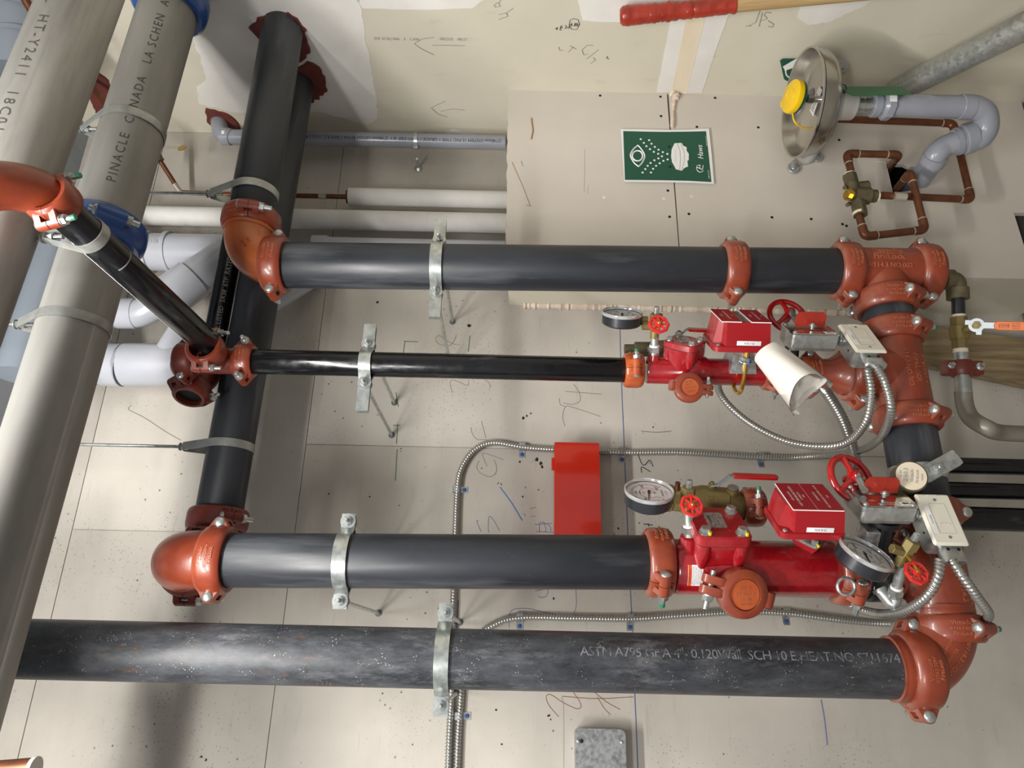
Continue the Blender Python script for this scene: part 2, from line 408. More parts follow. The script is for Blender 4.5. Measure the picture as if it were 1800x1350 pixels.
wb = slab('wall_back', (-2.6, YW + .004, 0), (XR + .1, YW + .2, EYE + 1.5), 'concrete')
xa = P(830, 787, YW).x; zj1 = P(548, 700, YW).z; zj2 = P(72, 1160, YW).z; xb = P(90, 640, YW).x; xc = P(300, 1300, YW).x
gp = .0008
for x0, x1, z0, z1 in ((-2.6, xa - gp, 0, zj1 - gp), (xa + gp, XR, 0, zj1 - gp), (-2.6, xb - .5, zj1 + gp, zj2 - gp), (xb - .5 + 2 * gp, XR, zj1 + gp, zj2 - gp),
                       (-2.6, xb - gp, zj2 + gp, EYE + 1.5), (xb + gp, XR, zj2 + gp, EYE + 1.5)):
    slab('panel', (x0, YW, z0), (x1, YW + .004, z1), 'concrete', parent=wb, ch=.0012)
wr = slab('wall_right', (XR, -.6, 0), (XR + .1, YW, EYE + 1.5), 'drywall')
slab('floor', (-3, -3, -.1), (XR + .1, YW + .2, 0), 'floor_concrete')
slab('ceiling', (-3, -3, EYE + 1.5), (XR + .1, YW + .2, EYE + 1.65), 'grey_ceiling')

# joint compound, firestop and writing on the drywall
nx = V((-1, 0, 0))
patch('joint_compound', R2([(370, 0), (335, 60), (352, 100), (362, 141), (345, 152), (350, 182), (415, 197), (480, 200), (560, 196), (647, 219), (664, 207), (661, 172), (650, 100), (641, 60), (634, 8), (630, -30), (400, -30)]), nx, .0012, 'joint_compound', wr, .003)
patch('joint_compound', R2([(600, -40), (637, 14), (740, 17), (830, 14), (852, -2), (870, -40)]), nx, .0012, 'joint_compound', wr, .001, seed=2)
patch('joint_compound', R2([(1010, -50), (1016, 0), (1024, 35), (1050, 38), (1092, 38), (1168, 34), (1182, -40)]), nx, .0012, 'joint_compound', wr, .001, seed=3)
patch('joint_compound', R2([(1154.5, 161.5), (1180, 30), (1192, -30), (1300, -30), (1281, 25), (1259, 85), (1234, 163)]), nx, .0015, 'joint_compound', wr, .0008, seed=4)
patch('joint_compound', R2([(1402, 30), (1420, 42), (1452, 40), (1520, 10), (1600, -40), (1420, -40)]), nx, .0012, 'joint_compound', wr, .003, seed=5)
patch('joint_compound', R2([(780, 244), (783, 234), (797, 227), (810, 232), (840, 237), (850, 247)]), nx, .0012, 'joint_compound', wr, .001, seed=6)
patch('joint_compound', R2([(270, 239), (300, 235), (345, 237), (378, 246), (372, 250), (275, 247)]), nx, .0012, 'joint_compound', wr, .003, seed=7)
patch('dry_compound', R2([(1180, 163.5), (1206, 30), (1216, -30), (1254, -30), (1240, 28), (1207, 164)]), nx, .0022, 'dry_compound', wr, .0003, label='cream strip down the middle of the white taped seam')
ring = lambda l, sd, j=.006: patch('firestop', R2(l), nx, .009, 'firestop', wr, j, seed=sd, label='dark red firestop sealant round a pipe hole')
ring([(438, 46), (452, 30), (478, 22), (505, 22), (530, 38), (541, 62), (543, 88), (530, 104), (500, 104), (460, 76)], 11)
ring([(520, 118), (540, 108), (560, 116), (573, 134), (574, 156), (560, 170), (545, 178), (520, 160)], 12)
ring([(362, 190), (378, 192), (400, 200), (417, 212), (424, 234), (405, 236), (375, 222), (363, 211)], 13, .004)
ring([(160, 128), (172, 124), (190, 140), (200, 165), (190, 200), (172, 200), (160, 170)], 14, .003)
def rmark(*lines, r=.0008, col='pencil', name='pencil_mark', label=None):
    part(name, join(*[stroke([p + nx * .0016 for p in R2(l)], r) for l in lines]), col, wr, world=True, label=label)
rmark([(760, 79), (785, 79), (817, 80)], label='pencilled arrow')
rmark([(763, 65), (742, 68), (728, 76), (742, 86), (763, 96)])
rmark([(775, 195), (795, 191), (817, 193)], [(784, 177), (770, 183), (758, 189), (770, 200), (786, 205)], label='pencilled arrow')
rmark([(880, 0), (876, 5), (880, 10), (871, 12), (868, 9), (874, 4)], [(902, 14), (890, 22), (877, 25)], [(890, 22), (893, 28), (884, 31), (877, 34)])
rmark([(982, 82), (984, 88), (990, 88)], [(1002, 80), (1013, 86)], [(1008, 82), (999, 91)], r=.0007)
rmark([(1043, 79), (1032, 79), (1023, 87), (1026, 96), (1033, 94)], [(1052, 87), (1031, 103)], [(1043, 101), (1047, 105), (1038, 111)])
rmark([(1316, 45), (1328, 39), (1337, 15)], [(1311, 45), (1320, 45)], [(1356, 22), (1346, 21), (1343, 26), (1349, 32), (1338, 36)], [(1340, 22), (1334, 46)], [(1350, 36), (1360, 42), (1358, 47), (1350, 46)])
rmark([(1068, 98), (1066, 101), (1070, 103)], r=.001, col='ink')
rmark([(1008, 32), (1016, 34), (1019, 42), (1014, 51), (1005, 51), (1000, 43), (1002, 35), (1008, 32)], r=.0007, col='ink', name='ink_mark')
wt = lambda s, sz, x, y, col: part('printed_lettering', tf(text(s, sz), rotframe(nx, DOWN, PX(x, y, XR) + nx * .0017)), col, wr, world=True)
wt('4.8b', .017, 1010, 43, 'ink'); wt('4 L', .016, 982, 50, 'ink'); wt('6 2d', .016, 993, 47, 'ink')
wt('(VE SCK) 066   3   CAN', .0135, 697, 68, 'print_grey'); wt('082325   08:27', .0135, 797, 68.5, 'print_grey'); wt('11', .011, 1256, 99, 'print_grey')

# drywall chase in front of the corner: two boards on its face, one on its side
xl = P(884, 470, YB).x; zt = P(892, 330, YB).z; zs = P(1186, 325, YB).z; nf = V((0, -1, 0))
ch_ = solo('wall_chase', None, None, tf(box(XR - xl - .03, YW - YB - .03, zt - .01, .001), T(((XR + xl) / 2 + .01, (YW + YB) / 2 + .015, (zt - .01) / 2))), 'dark_void', kind='structure')
bpy.data.objects.remove(ch_)                       # the void stays open behind the cut-outs
ch_ = thing('wall_chase', None, None, T((xl, YB, 0)), kind='structure')
def board(name, outer, holes, n, thick, mat, parent):
    bm = bpy.data; import bmesh
    b = bmesh.new(); es = []
    for loop in [outer] + holes:
        vs = [b.verts.new(p) for p in loop]
        es += [b.edges.new((vs[i], vs[(i + 1) % len(vs)])) for i in range(len(vs))]
    r = bmesh.ops.triangle_fill(b, use_beauty=True, use_dissolve=False, edges=es, normal=n)
    fs = [f for f in b.faces]
    ex = bmesh.ops.extrude_face_region(b, geom=fs)
    for v in [e for e in ex['geom'] if isinstance(e, bmesh.types.BMVert)]: v.co -= V(n) * thick
    bmesh.ops.recalc_face_normals(b, faces=b.faces)
    vs = [v.co.copy() for v in b.verts]; b.verts.index_update(); fc = [tuple(v.index for v in f.verts) for f in b.faces]; b.free()
    return part(name, (vs, fc), mat, parent, world=True, ang=20)
def jagline(a, b, k, j, ax, sd=1):
    rnd = random.Random(sd); return [a.lerp(b, i / k) + V(ax) * rnd.uniform(-j, j) for i in range(1, k)]
a0, a1 = V((xl, YB, zt)), V((XR, YB, zt + .006))
board('panel', [V((xl, YB, zs + .0015)), V((XR, YB, zs + .004)), a1] + jagline(a1, a0, 46, .0022, (0, 0, 1)) + [a0], [], nf, .016, 'drywall_face', ch_)
hole1 = W2([(1556, 282), (1566, 283), (1576, 288), (1590, 288), (1600, 293), (1612, 293), (1634, 312), (1629, 326), (1606, 334), (1588, 337), (1569, 338)], YB)
hole2 = W2([(1782, 374), (1830, 374), (1850, 470), (1818, 470), (1800, 432)], YB)
board('panel', [V((xl, YB, .01)), V((XR, YB, .01)), V((XR, YB, zs - .002)), V((xl, YB, zs - .0015))], [hole1, hole2], nf, .016, 'drywall_face', ch_)
board('panel', [V((xl, YB + .016, .01)), V((xl, YB + .016, zt - .004)), V((xl, YW, zt - .012)), V((xl, YW, .01))], [], V((-1, 0, 0)), .016, 'drywall', ch_)
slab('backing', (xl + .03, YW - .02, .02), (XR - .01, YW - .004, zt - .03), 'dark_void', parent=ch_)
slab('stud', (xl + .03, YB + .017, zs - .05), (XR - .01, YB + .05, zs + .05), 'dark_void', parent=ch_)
slab('lid', (xl + .02, YB + .017, zt - .03), (XR - .002, YW - .002, zt - .016), 'drywall', parent=ch_)
sc_px = [(1055, 168), (1161, 170), (1162, 204), (1257, 172), (1225, 223), (1333, 224), (1174, 335), (1177, 381), (1211, 376), (1481, 394), (1426, 385), (1357, 382), (1475, 246), (1488, 397), (1062, 347), (1167, 349), (1216, 345)]
part('screw_holes', join(*[tf(lathe([(0, .0004), (.0042, .0004), (.0046, 0)], 10), rotframe(nf, (0, 0, 1), P(x, y, YB))) for x, y in sc_px[:14]]), 'gasket_black', ch_, world=True, kind='stuff')
part('screw_filler', join(*[tf(lathe([(0, .0006), (.0040, .0004), (.0052, 0)], 9), rotframe(nf, (0, 0, 1), P(x, y, YB))) for x, y in sc_px[14:]]), 'joint_compound', ch_, world=True, kind='stuff')
def blob(pts, r, mat, parent, name='sealant', world=True, sd=3, n=8):
    rnd = random.Random(sd); pp = spline(pts, 8); return part(name, tube(pp, [r * (.7 + .6 * rnd.random()) for _ in pp], n), mat, parent, world=world)
blob([P(x, y, YB - .003) for x, y in ((1183, 164), (1186, 172), (1185, 180), (1183, 195), (1182, 225))], .006, 'caulk', ch_)
blob([P(x, y, YB - .006) for x, y in ((1180, 163), (1187, 168), (1187, 175))], .011, 'caulk', ch_, sd=5)
blob([V((xl - .002, YW - .004, EYE - z)) for z in [.03 + .05 * i for i in range(24)]], .011, 'caulk', ch_, sd=8)
def bmark(*lines, r=.0006, col='pencil', name='pencil_mark'):
    part(name, join(*[stroke([p + nf * .0003 for p in W2(l, YB)], r) for l in lines]), col, ch_, world=True)
bmark([(1028, 262), (1027, 338)], [(1034, 325), (1033, 340)], r=.0004); bmark([(1540, 284), (1610, 292)], [(1556, 282), (1569, 338)], [(1569, 339), (1640, 346)], r=.0009, col='tag_green' if 0 else 'dry_compound', name='pencil_mark')
bmark([(900, 285), (920, 330), (932, 362)], [(925, 361), (934, 362)], r=.0012, col='stain', name='scuff'); bmark([(934, 208), (937, 230), (934, 245)], r=.003, col='stain', name='scuff'); bmark([(916, 283), (919, 292)], r=.001, name='scuff')

# pencil, chalk lines and pits on the concrete
def cmark(*lines, r=.0009, col='pencil', name='pencil_mark', sm=True):
    part(name, join(*[stroke([p + nf * .0004 for p in (spline(W2(l, YW), 5) if sm and len(l) > 2 else W2(l, YW))], r) for l in lines]), col, wb, world=True)
cmark([(1089, 560), (1092, 665), (1097, 783), (1102, 900), (1108, 1036), (1112, 1120), (1116, 1230), (1121, 1350), (1136, 1800)], r=.0016, col='blue_chalk', name='chalk_line')
cmark([(1443, 1230), (1449, 1265), (1454, 1310)], r=.0016, col='blue_chalk', name='chalk_line')
cmark([(699, 745), (697, 780)], [(698, 790), (695, 845)], [(691, 748), (704, 748)], [(712, 600), (709, 620)], [(710, 600), (735, 601)], [(826, 590), (823, 618)], [(696, 690), (700, 715)], r=.0015, col='green_chalk', name='chalk_line')
cmark([(994, 715), (985, 711), (983, 700)], [(994, 688), (1058, 693)], [(1008, 675), (1018, 690), (1019, 705), (1005, 711), (990, 708)], [(993, 749), (989, 733), (993, 717), (1003, 715), (1055, 732)])
cmark([(1127, 758), (1155, 760), (1180, 758)], r=.0012)
cmark([(828, 751), (830, 762), (838, 772), (850, 773), (875, 776)], [(846, 740), (850, 755), (854, 770)])
cmark([(842, 810), (838, 822), (845, 832), (862, 838), (872, 830), (872, 818), (868, 808)], [(856, 820), (848, 798), (862, 800), (885, 808)])
cmark([(879, 856), (900, 885), (918, 915)], r=.0013, col='blue_mark'); cmark([(874, 851), (877, 848)], [(880, 849), (882, 853)], r=.001, col='ink')
cmark([(846, 935), (838, 917), (841, 915)], [(878, 933), (868, 915), (860, 908), (858, 925), (859, 936)], col='blue_chalk')
cmark([(940, 922), (970, 920)], [(942, 934), (972, 936)], [(948, 936), (950, 918), (966, 925), (968, 934)], [(955, 917), (960, 932), (955, 935)], col='blue_chalk'); cmark([(931, 894), (942, 892)], [(933, 908), (941, 907)])
cmark([(1122, 800), (1128, 815), (1134, 817), (1142, 809), (1148, 820)], [(1128, 831), (1128, 821), (1143, 829)], r=.0012, col='ink'); cmark([(1131, 921), (1147, 923)], [(1139, 920), (1141, 926)], [(1157, 925), (1165, 930), (1175, 930)], r=.0012, col='ink')
cmark([(895, 1104), (895, 1083), (903, 1071), (930, 1070), (960, 1077), (1003, 1082), (1010, 1075), (1013, 1060), (1012, 1036)], col='blue_chalk'); cmark([(941, 1039), (962, 1036), (960, 1048), (950, 1050), (946, 1047)], col='blue_chalk')
cmark([(806, 1055), (804, 1104)], r=.0014, col='blue_chalk', name='chalk_line')
cmark([(982, 1260), (965, 1240), (960, 1225), (968, 1221), (990, 1235), (1015, 1246), (1021, 1238), (1008, 1217)], [(988, 1224), (1050, 1228), (1113, 1225)], [(1045, 1217), (1068, 1235), (1090, 1247)], [(1050, 1225), (1062, 1245), (1073, 1256)], col='red_pencil')
cmark([(987, 1225), (991, 1260), (990, 1500)], r=.0005)
cmark([(802, 588), (798, 600), (788, 608), (770, 604), (766, 595), (772, 590), (782, 597), (800, 606), (808, 605)], r=.0008); cmark([(795, 690), (791, 675), (795, 668), (808, 672), (822, 678), (824, 668)], r=.0008); cmark([(852, 667), (860, 674), (862, 682)], r=.0008)
cmark([(231, 712), (227, 716), (228, 721), (255, 735), (290, 758), (318, 774)], r=.001)
rnd = random.Random(4); pit = []
for x, y, s in [(664, 531, 5), (825, 572, 6), (650, 873, 3), (944, 808, 7), (950, 815, 6), (953, 820, 5), (354, 1330, 6), (362, 1336, 5), (914, 812, 4), (919, 873, 3), (1050, 667, 3), (965, 1258, 5), (968, 1265, 3), (872, 1248, 4), (973, 1052, 4), (870, 1015, 3), (882, 1308, 4), (241, 1020, 3), (735, 1020, 3), (1087, 929, 4), (920, 735, 5), (926, 731, 4), (933, 727, 3), (1148, 751, 3), (578, 868, 3)]:
    o = [P(x + s * .55 * rnd.uniform(.5, 1.3) * cos(a), y + s * .55 * rnd.uniform(.5, 1.3) * sin(a), YW - .0005) for a in [i * pi / 4 for i in range(8)]]
    pit.append((o, [tuple(range(7, -1, -1))]))
part('pits', join(*pit), 'gasket_black', wb, world=True, kind='stuff')
# ------------------------------------------------------------------ pipes
X_, Y_, Z_ = V((1, 0, 0)), V((0, 1, 0)), V((0, 0, 1))
def pipe(name, label, p0, p1, r, mat, face=(0, -1, 0), group=None, n=44, cat='pipe'):
    p0, p1 = V(p0), V(p1); L = (p1 - p0).length
    g = lathe([(r * .93, .004), (r * .93, 0), (r - .0008, 0), (r, .0012), (r, L - .0012), (r - .0008, L), (r * .93, L), (r * .93, L - .004), (0, L - .004)], n)
    g = join(g, lathe([(r * .93, .004), (0, .004)], n))
    return solo(name, label, cat, g, mat, rotframe(p1 - p0, face, p0), group)
def stencil(o, s, size, r, z, a=0, flip=1, col='print_grey', spacing=1.0, align='LEFT', name='stencil_lettering'):
    return part(name, wrap(text(s, size, align, 0, spacing), r, a, 'z', flip, z), col, o, kind='stuff')
RB, RS = .05715, .0302
P1a, P1b = P(488, 466, YR), P(1480, 477, YR); x1 = (P1a.x + P1b.x) / 2
P2a, P2b = P(400, 984.5, YR), P(1150, 988.5, YR); x2 = (P2a.x + P2b.x) / 2
P3a, P3b = P(-420, 1129.5, YR), P(1600, 1176, YR)
Ma, Mb = P(440, 635.5, YM), P(1098, 650.5, YM)
zA = P(433, 440, YR).z; zA2 = P(402, 800, YF).z; zA3 = P(385, 555, YF).z
pipe_1 = pipe('fire_main_pipe', 'matt black pipe crossing the drywall chase beside the green eyewash sign', P1a, P1b, RB, 'black_pipe')
pipe_2 = pipe('fire_main_pipe', 'matt black pipe running into the larger red alarm valve with the white label', P2a, P2b, RB, 'black_pipe')
pipe_3 = pipe('fire_main_pipe', 'rust-streaked dusty pipe with stencilled heat number near the square grey junction box', P3a, P3b, RB * 1.02, 'rusted_pipe')
L3 = (P3b - P3a).length
stencil(pipe_3, 'ASTM A795 Gr A 4"- 0.120Wall  SCH 10 E HEAT NO S711674 <<', .0265, RB * 1.02, (P(1015, 1145, YR) - P3a).length, -.33, col='worn_stencil', spacing=.92)
pipe_4 = pipe('fire_main_pipe', 'thin glossy black pipe running into the smaller red alarm valve', Ma, Mb, RS, 'gloss_black_pipe')
stencil(pipe_4, 'SCH10  ASTM A795  2" X .109   UL LISTED  FM APPROVED  SCH10 .109W  2 IN  GR-B  UL LISTED 3000PSI TESTED 10', .0125, RS, .005, -1.28, col='white_ink')
# pipes along the ceiling, toward the right-hand wall
pA = pipe('ceiling_pipe', 'black pipe from a firestopped wall hole into the amber-brown elbow', (XR + .02, YR + .01, zA + .012), (x1 + .1, YR, zA), RB, 'black_pipe', (0, -1, -.3))
pA2 = pipe('ceiling_pipe', 'black pipe from the second firestopped wall hole, passing behind the amber-brown elbow', (XR + .02, YF, zA2 - .015), (x2 + .1, YF, zA2), RB, 'black_pipe', (0, -1, -.3))
xt = Ma.x
pA3 = pipe('ceiling_pipe', 'thin black lettered pipe behind the amber elbow, reaching the dark red coupling', (XR + .02, YF, zA3), (xt + .045, YF, zA3), RS, 'gloss_black_pipe', (0, -1, -.6))
stencil(pA3, 'UL LISTED  3X38  6TP  RATED', .018, RS, (XR + .02 - P(372, 592, YF).x), .05, -1, 'print_grey')
zB = P(372, 612, YM - .05).z
yB0 = .985
bB0, bB1 = P(112, 372, yB0 + .06), P(375, 612, YM - .06)
pB = pipe('branch_pipe', 'glossy black branch pipe from the highest orange elbow down to the tee', bB0, bB1, RS, 'gloss_black_pipe', (0, 0, -1))
part('paint_scuff', wrap(([V((-.0015 + .003 * j, y * .002, 0)) for y in range(-12, 13) for j in (0, 1)], [(2 * i, 2 * i + 1, 2 * i + 3, 2 * i + 2) for i in range(24)]), RS, .3, 'z', 1, .14), 'pale_ink', pB)
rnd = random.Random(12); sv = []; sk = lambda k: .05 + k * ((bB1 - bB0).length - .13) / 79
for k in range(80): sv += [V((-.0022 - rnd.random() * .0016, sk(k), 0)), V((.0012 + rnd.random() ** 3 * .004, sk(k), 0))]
part('white_streak', (lambda q: ([V((RS + .0004) * q_) for q_ in q] if 0 else [V(((RS + .0004) * cos(2.12 + v.x / RS), (RS + .0004) * sin(2.12 + v.x / RS), v.y)) for v in q], [(2 * i, 2 * i + 1, 2 * i + 3, 2 * i + 2) for i in range(79)]))(sv), 'label_white', pB)  # ragged white strip along one side of the branch pipe
# large stainless pipes in front
RG = .0706
g1a, g1b = P(160, -45, 1.10), P(-75, 560, 1.10); g1d = (g1b - g1a).normalized()
g1 = pipe('stainless_pipe', 'large pale stainless pipe behind the brightly lit orange elbow, HT-Y2411 lettering', g1a - g1d * .1, g1b + g1d * .9, RG, 'stainless_pipe', (0, -1, -.6))
stencil(g1, '304L  HT-Y2411  18C01A   -Y', .028, RG, .19, .5, 1, 'stamp_ink', 1.35)
g2a, g2b = P(300, 5, 1.40), P(22, 935, 1.40); g2d = (g2b - g2a).normalized()
g2 = pipe('stainless_pipe', 'large grey stainless pipe with two blue couplings and stamped lettering', g2a - g2d * .12, g2b + g2d * 1.1, RG, 'shaded_stainless_pipe', (0, -1, -.6))
q = stencil(g2, 'PINACLE  CANADA   LA SCHEN  A312/SA312  NP', .028, RG, .73, .1, -1, 'stamp_ink', 1.3)

# ------------------------------------------------------------------ grooved couplings
def half_ring(R, w, t):
    h = w / 2; prof = [(R + .0006, -h), (R + t * .55, -h), (R + t * .86, -h * .82), (R + t, -h * .45), (R + t, h * .45), (R + t * .86, h * .82), (R + t * .55, h), (R + .0006, h), (R + .0006, -h)]
    return lathe(prof, 22, .012, pi - .012)
CM = {}
def coupling_meshes(key, R, w, t, xb, s, mat):
    k = (key, mat)
    if k in CM: return CM[k]
    rt = .0135 * s; hz = w * .43; yb = .025 * s               # tip radius, root half height, half depth of the lug
    pad = hull2([(R + t * .4, -hz + .004, .004), (R + t * .4, hz - .004, .004), (xb, 0, rt)], 8)
    mxy = MX(((1, 0, 0, 0), (0, 0, 1, 0), (0, 1, 0, 0), (0, 0, 0, 1)))    # outline x, y -> x, z; height -> y
    def clipx(o, lim, keep):                                  # part of an outline on one side of x = lim
        out = []
        for a, b in zip(o, o[1:] + o[:1]):
            ia, ib = (a[0] - lim) * keep >= 0, (b[0] - lim) * keep >= 0
            if ia: out.append(a)
            if ia != ib: q = (lim - a[0]) / (b[0] - a[0]); out.append((lim, a[1] + (b[1] - a[1]) * q))
        return out
    def lug(sx):
        hb, yo = .0058 * s, .0098 * s
        gs = [prism(pad, yo, yb, .002 * s), prism(clipx(pad, xb + hb, 1), .0007, yo), prism(clipx(pad, xb - hb, -1), .0007, yo)]
        g = tf(join(*gs), mxy); g = (g[0], [tuple(reversed(f)) for f in g[1]])
        if sx < 0: g = ([V((-v.x, v.y, v.z)) for v in g[0]], [tuple(reversed(f)) for f in g[1]])
        return g
    top = join(half_ring(R, w, t), lug(1), lug(-1))
    bot = ([V((-v.x, -v.y, v.z)) for v in top[0]], top[1])
    rb = .0062 * s
    ym = rotframe((0, 1, 0), (1, 0, 0))
    head = tf(join(dome(.0115 * s, 0, .0052 * s), tf(cyl(.0035 * s, .0045 * s, .0056 * s, 3), MX.Identity(4))), T((0, yb, 0)) @ ym); shank = tf(cyl(rb, -yb - .03 * s, yb, 12, .0015), ym)
    nut = tf(join(hexa(.0112 * s, -yb - .0105 * s, -yb), cyl(.0125 * s, -yb - .0015, -yb, 16)), ym)
    tip = tf(cyl(rb * 1.02, -yb - .031 * s, -yb - .019 * s, 12, .0015), ym)
    gas = lathe([(R + .0005, -w * .44), (R + t * .2, -w * .44), (R + t * .2, w * .44), (R + .0005, w * .44)], 24)
    r = [mesh('housing', top, mat), mesh('housing', bot, mat), mesh('bolt', join(head, shank), 'zinc'), mesh('nut', nut, 'zinc'), mesh('bolt_tip', tip, 'green_mark'), mesh('gasket', gas, 'gasket_black')]
    CM[k] = r; return r
LET = {}
def coupling(label, o, axis, head, size=4, mat='orange_paint', letter=True, green=False, flip=1, name='grooved_coupling', group=None, lang=pi / 2, w=None):
    if size == 4: R, t, xb, s = RB, .0165, .0765, 1.; w = w or .054
    elif size == 5: R, t, xb, s, w = RB * 1.02, .021, .086, 1.05, .06
    else: R, t, xb, s = RS, .013, .0465, .82; w = w or .046
    z = V(axis).normalized(); y = V(head); y = (y - z * y.dot(z)).normalized(); x = y.cross(z)
    o_ = thing(name, label, 'coupling', rotframe(z, x, o), group or 'grooved pipe couplings')
    m = coupling_meshes((size, w), R, w, t, xb, s, mat)
    part('housing', m[0], None, o_); part('housing', m[1], None, o_); part('gasket', m[5], None, o_)
    for sx in (1, -1):
        b = part('bolt', m[2], None, o_, T((sx * xb, 0, 0))); part('nut', m[3], None, o_, T((sx * xb, 0, 0)))
        if green: part('bolt_tip', m[4], None, b)
    if letter:
        k = (size, flip, mat, round(lang, 2))
        if k not in LET:
            rr = R + t; f = .0105 if size != 2 else .0085
            g = join(*[wrap(text(sx, f * q, 'CENTER', .001), rr, lang, 'a', flip, zz * flip, .0002) for sx, q, zz in (('Victaulic', 1.15, f * .95), ('4/114.3 009V' if size != 2 else '2/60.3 009V', .85, -f * .1), ('FireLock', 1., -f * 1.05))])
            LET[k] = mesh('raised_lettering', g, 'raised_orange' if mat == 'orange_paint' else mat)
        part('raised_lettering', LET[k], None, o_)
    return o_
HX = V((0, 0, 0)); nY = -Y_
dv = V((.75, -.66, 0)).normalized()
on1 = lambda x: P1a.lerp(P1b, (x - 488) / (1480 - 488)); on2 = lambda x: P2a.lerp(P2b, (x - 400) / 750); on3 = lambda x: P3a.lerp(P3b, (x + 420) / 2020); on4 = lambda x: Ma.lerp(Mb, (x - 440) / 658)
fl = V((.08, -1, 0))
coupling('orange coupling between the amber-brown elbow and the matt black pipe crossing the chase', on1(486), Z_, nY, mat='dark_red_and_shade' if 0 else 'orange_paint')
coupling('orange coupling in the middle of straight black pipe, between riser clamp and lettered tee', on1(1286), Z_, fl)
coupling('orange coupling joining the matt black pipe crossing the chase to the lettered tee', on1(1484), Z_, nY)
coupling('orange coupling between the dome-shaped elbow and its matt black pipe', on2(383), Z_, nY)
coupling('orange coupling between matt black pipe and larger red alarm valve, with green bolt tip', on2(1156), Z_, dv, green=True)
coupling('small orange coupling between branch tee and thin glossy pipe, hex nuts facing out', on4(431), Z_, Y_, 2, lang=-pi / 2)
coupling('small orange coupling between thin glossy pipe and smaller red alarm valve', on4(1113), Z_, (-1, .25, 0), 2, mat='fresh_orange_paint', green=True, lang=-pi / 2)
# ------------------------------------------------------------------ elbows and tees
def elbow(name, label, corner, a, b, R, cf, mat, rf=1.05, mark=None):
    corner, a, b = V(corner), V(a).normalized(), V(b).normalized()
    rb_ = cf * .86; ctr = corner + (a + b) * rb_
    pth = [corner + a * cf] + [ctr - b * rb_ * cos(q) - a * rb_ * sin(q) for q in [pi / 2 * i / 18 for i in range(19)]] + [corner + b * cf]
    rr = [R * rf] * len(pth); g = tube(pth, rr, 36)
    for e, d in ((corner + a * cf, a), (corner + b * cf, b)):
        g = join(g, tf(lathe([(R * .9, -.018), (R * 1.1, -.018), (R * 1.12, -.012), (R * 1.1, -.006), (R, -.004), (R, 0), (R * .9, 0)], 36), rotframe(d, None, e)))
    o = solo(name, label, 'pipe fitting', g, mat, T(corner), world=True)
    return o
def emboss(o, s, size, R, org, axis, face, along, mat, z0=0, flip=1, a=0, name='raised_lettering'):
    """raised letters on a cylinder of radius R round axis through org, centred on the side that looks toward face"""
    m = rotframe(axis, face, org); m = MW[o].inverted() @ m
    return part(name, tf(wrap(text(s, size, 'CENTER', .0012), R, a, along, flip, z0, .0004), m), 'raised_orange' if mat == 'orange_paint' else mat, o)
e1 = elbow('pipe_elbow', 'amber-brown elbow between a black ceiling pipe and the pipe crossing the chase', (x1, YR, zA), X_, -Z_, RB, .098, 'amber_paint')
coupling('orange coupling on the ceiling pipe end of the amber-brown elbow, lug facing out', (x1 + .115, YR, zA), X_, Z_ + V((0, -.25, 0)), w=.05, flip=1, lang=2.6)
xe = P2a.x; ze = zA2
e2 = elbow('pipe_elbow', 'orange dome-shaped elbow at the end of the pipe from the larger red alarm valve', (xe, YR, ze), Y_, -Z_, RB, .092, 'orange_paint', 1.08)
e2b = elbow('pipe_elbow', 'dark red elbow behind the orange dome-shaped elbow', (xe, YF, ze), X_, nY, RB, .098, 'dark_red_and_shade')
coupling('dark red coupling ringing the back of the orange dome-shaped elbow', (xe, (YR + YF) / 2 + .01, ze), Y_, Z_, mat='dark_red_and_shade', letter=False, green=True)
coupling('dark red coupling on the black ceiling pipe just behind the dome-shaped elbow', (xe + .12, YF, ze), X_, (0, -.7, .7), mat='dark_red_and_shade', letter=False)
# tee of the thin pipe
zt2 = P(388, 630, YM).z
def tee(name, label, o, run, br, R, l1, l2, lb, mat, rf=1.06):
    o, run, br = V(o), V(run).normalized(), V(br).normalized(); r = R * rf
    rim = lambda L: [(r, L - .02), (r * 1.06, L - .016), (r * 1.06, L - .008), (R, L - .006), (R, L)]
    pr = [(0, -l2)] + [(a, -b) for a, b in reversed(rim(l2))] + rim(l1) + [(0, l1)]
    g = tf(lathe(pr, 40), rotframe(run, br, o))
    q = [(r * .97, 0), (r * 1.0, R * .8), (r * 1.0, R * 1.05)] + [(a, b) for a, b in rim(max(lb, R * 1.5))] + [(0, max(lb, R * 1.5))]
    g = join(g, tf(lathe(q, 40), rotframe(br, run, o)))
    return solo(name, label, 'pipe fitting', g, mat, T(o), world=True)
tB = tee('pipe_tee', 'small dark orange tee joining the branch pipe to the thin glossy pipe', (Ma.x, YM, zt2), Z_, nY, RS, .06, .062, .055, 'dark_red_and_shade')
coupling('small orange coupling gripping the slanting branch pipe at the tee', (Ma.x - .004, YM - .075, zt2 + .004), (.1, -1, .02), Z_, 2, letter=False)
zt3 = zt2 + .075
coupling('small dark red coupling half hidden behind the tee end of the branch pipe', (Ma.x, YM, zt3 + .005), Z_, nY, 2, mat='dark_red_and_shade', letter=False)
e3 = elbow('pipe_elbow', 'small dark red dome-shaped elbow behind the branch pipe coupling', (Ma.x, YM, zA3 - .002), Y_, -Z_, RS, .062, 'dark_red_and_shade', 1.12)
e4 = elbow('pipe_elbow', 'small dark red elbow turning toward the thin lettered ceiling pipe', (Ma.x, YF, zA3), X_, nY, RS, .058, 'dark_red_and_shade', 1.1)
coupling('small dark red coupling behind the tee, beside the white drain fitting', (Ma.x, (YM + YF) / 2 + .005, zA3 - .002), Y_, Z_, 2, mat='dark_red_and_shade', letter=False)
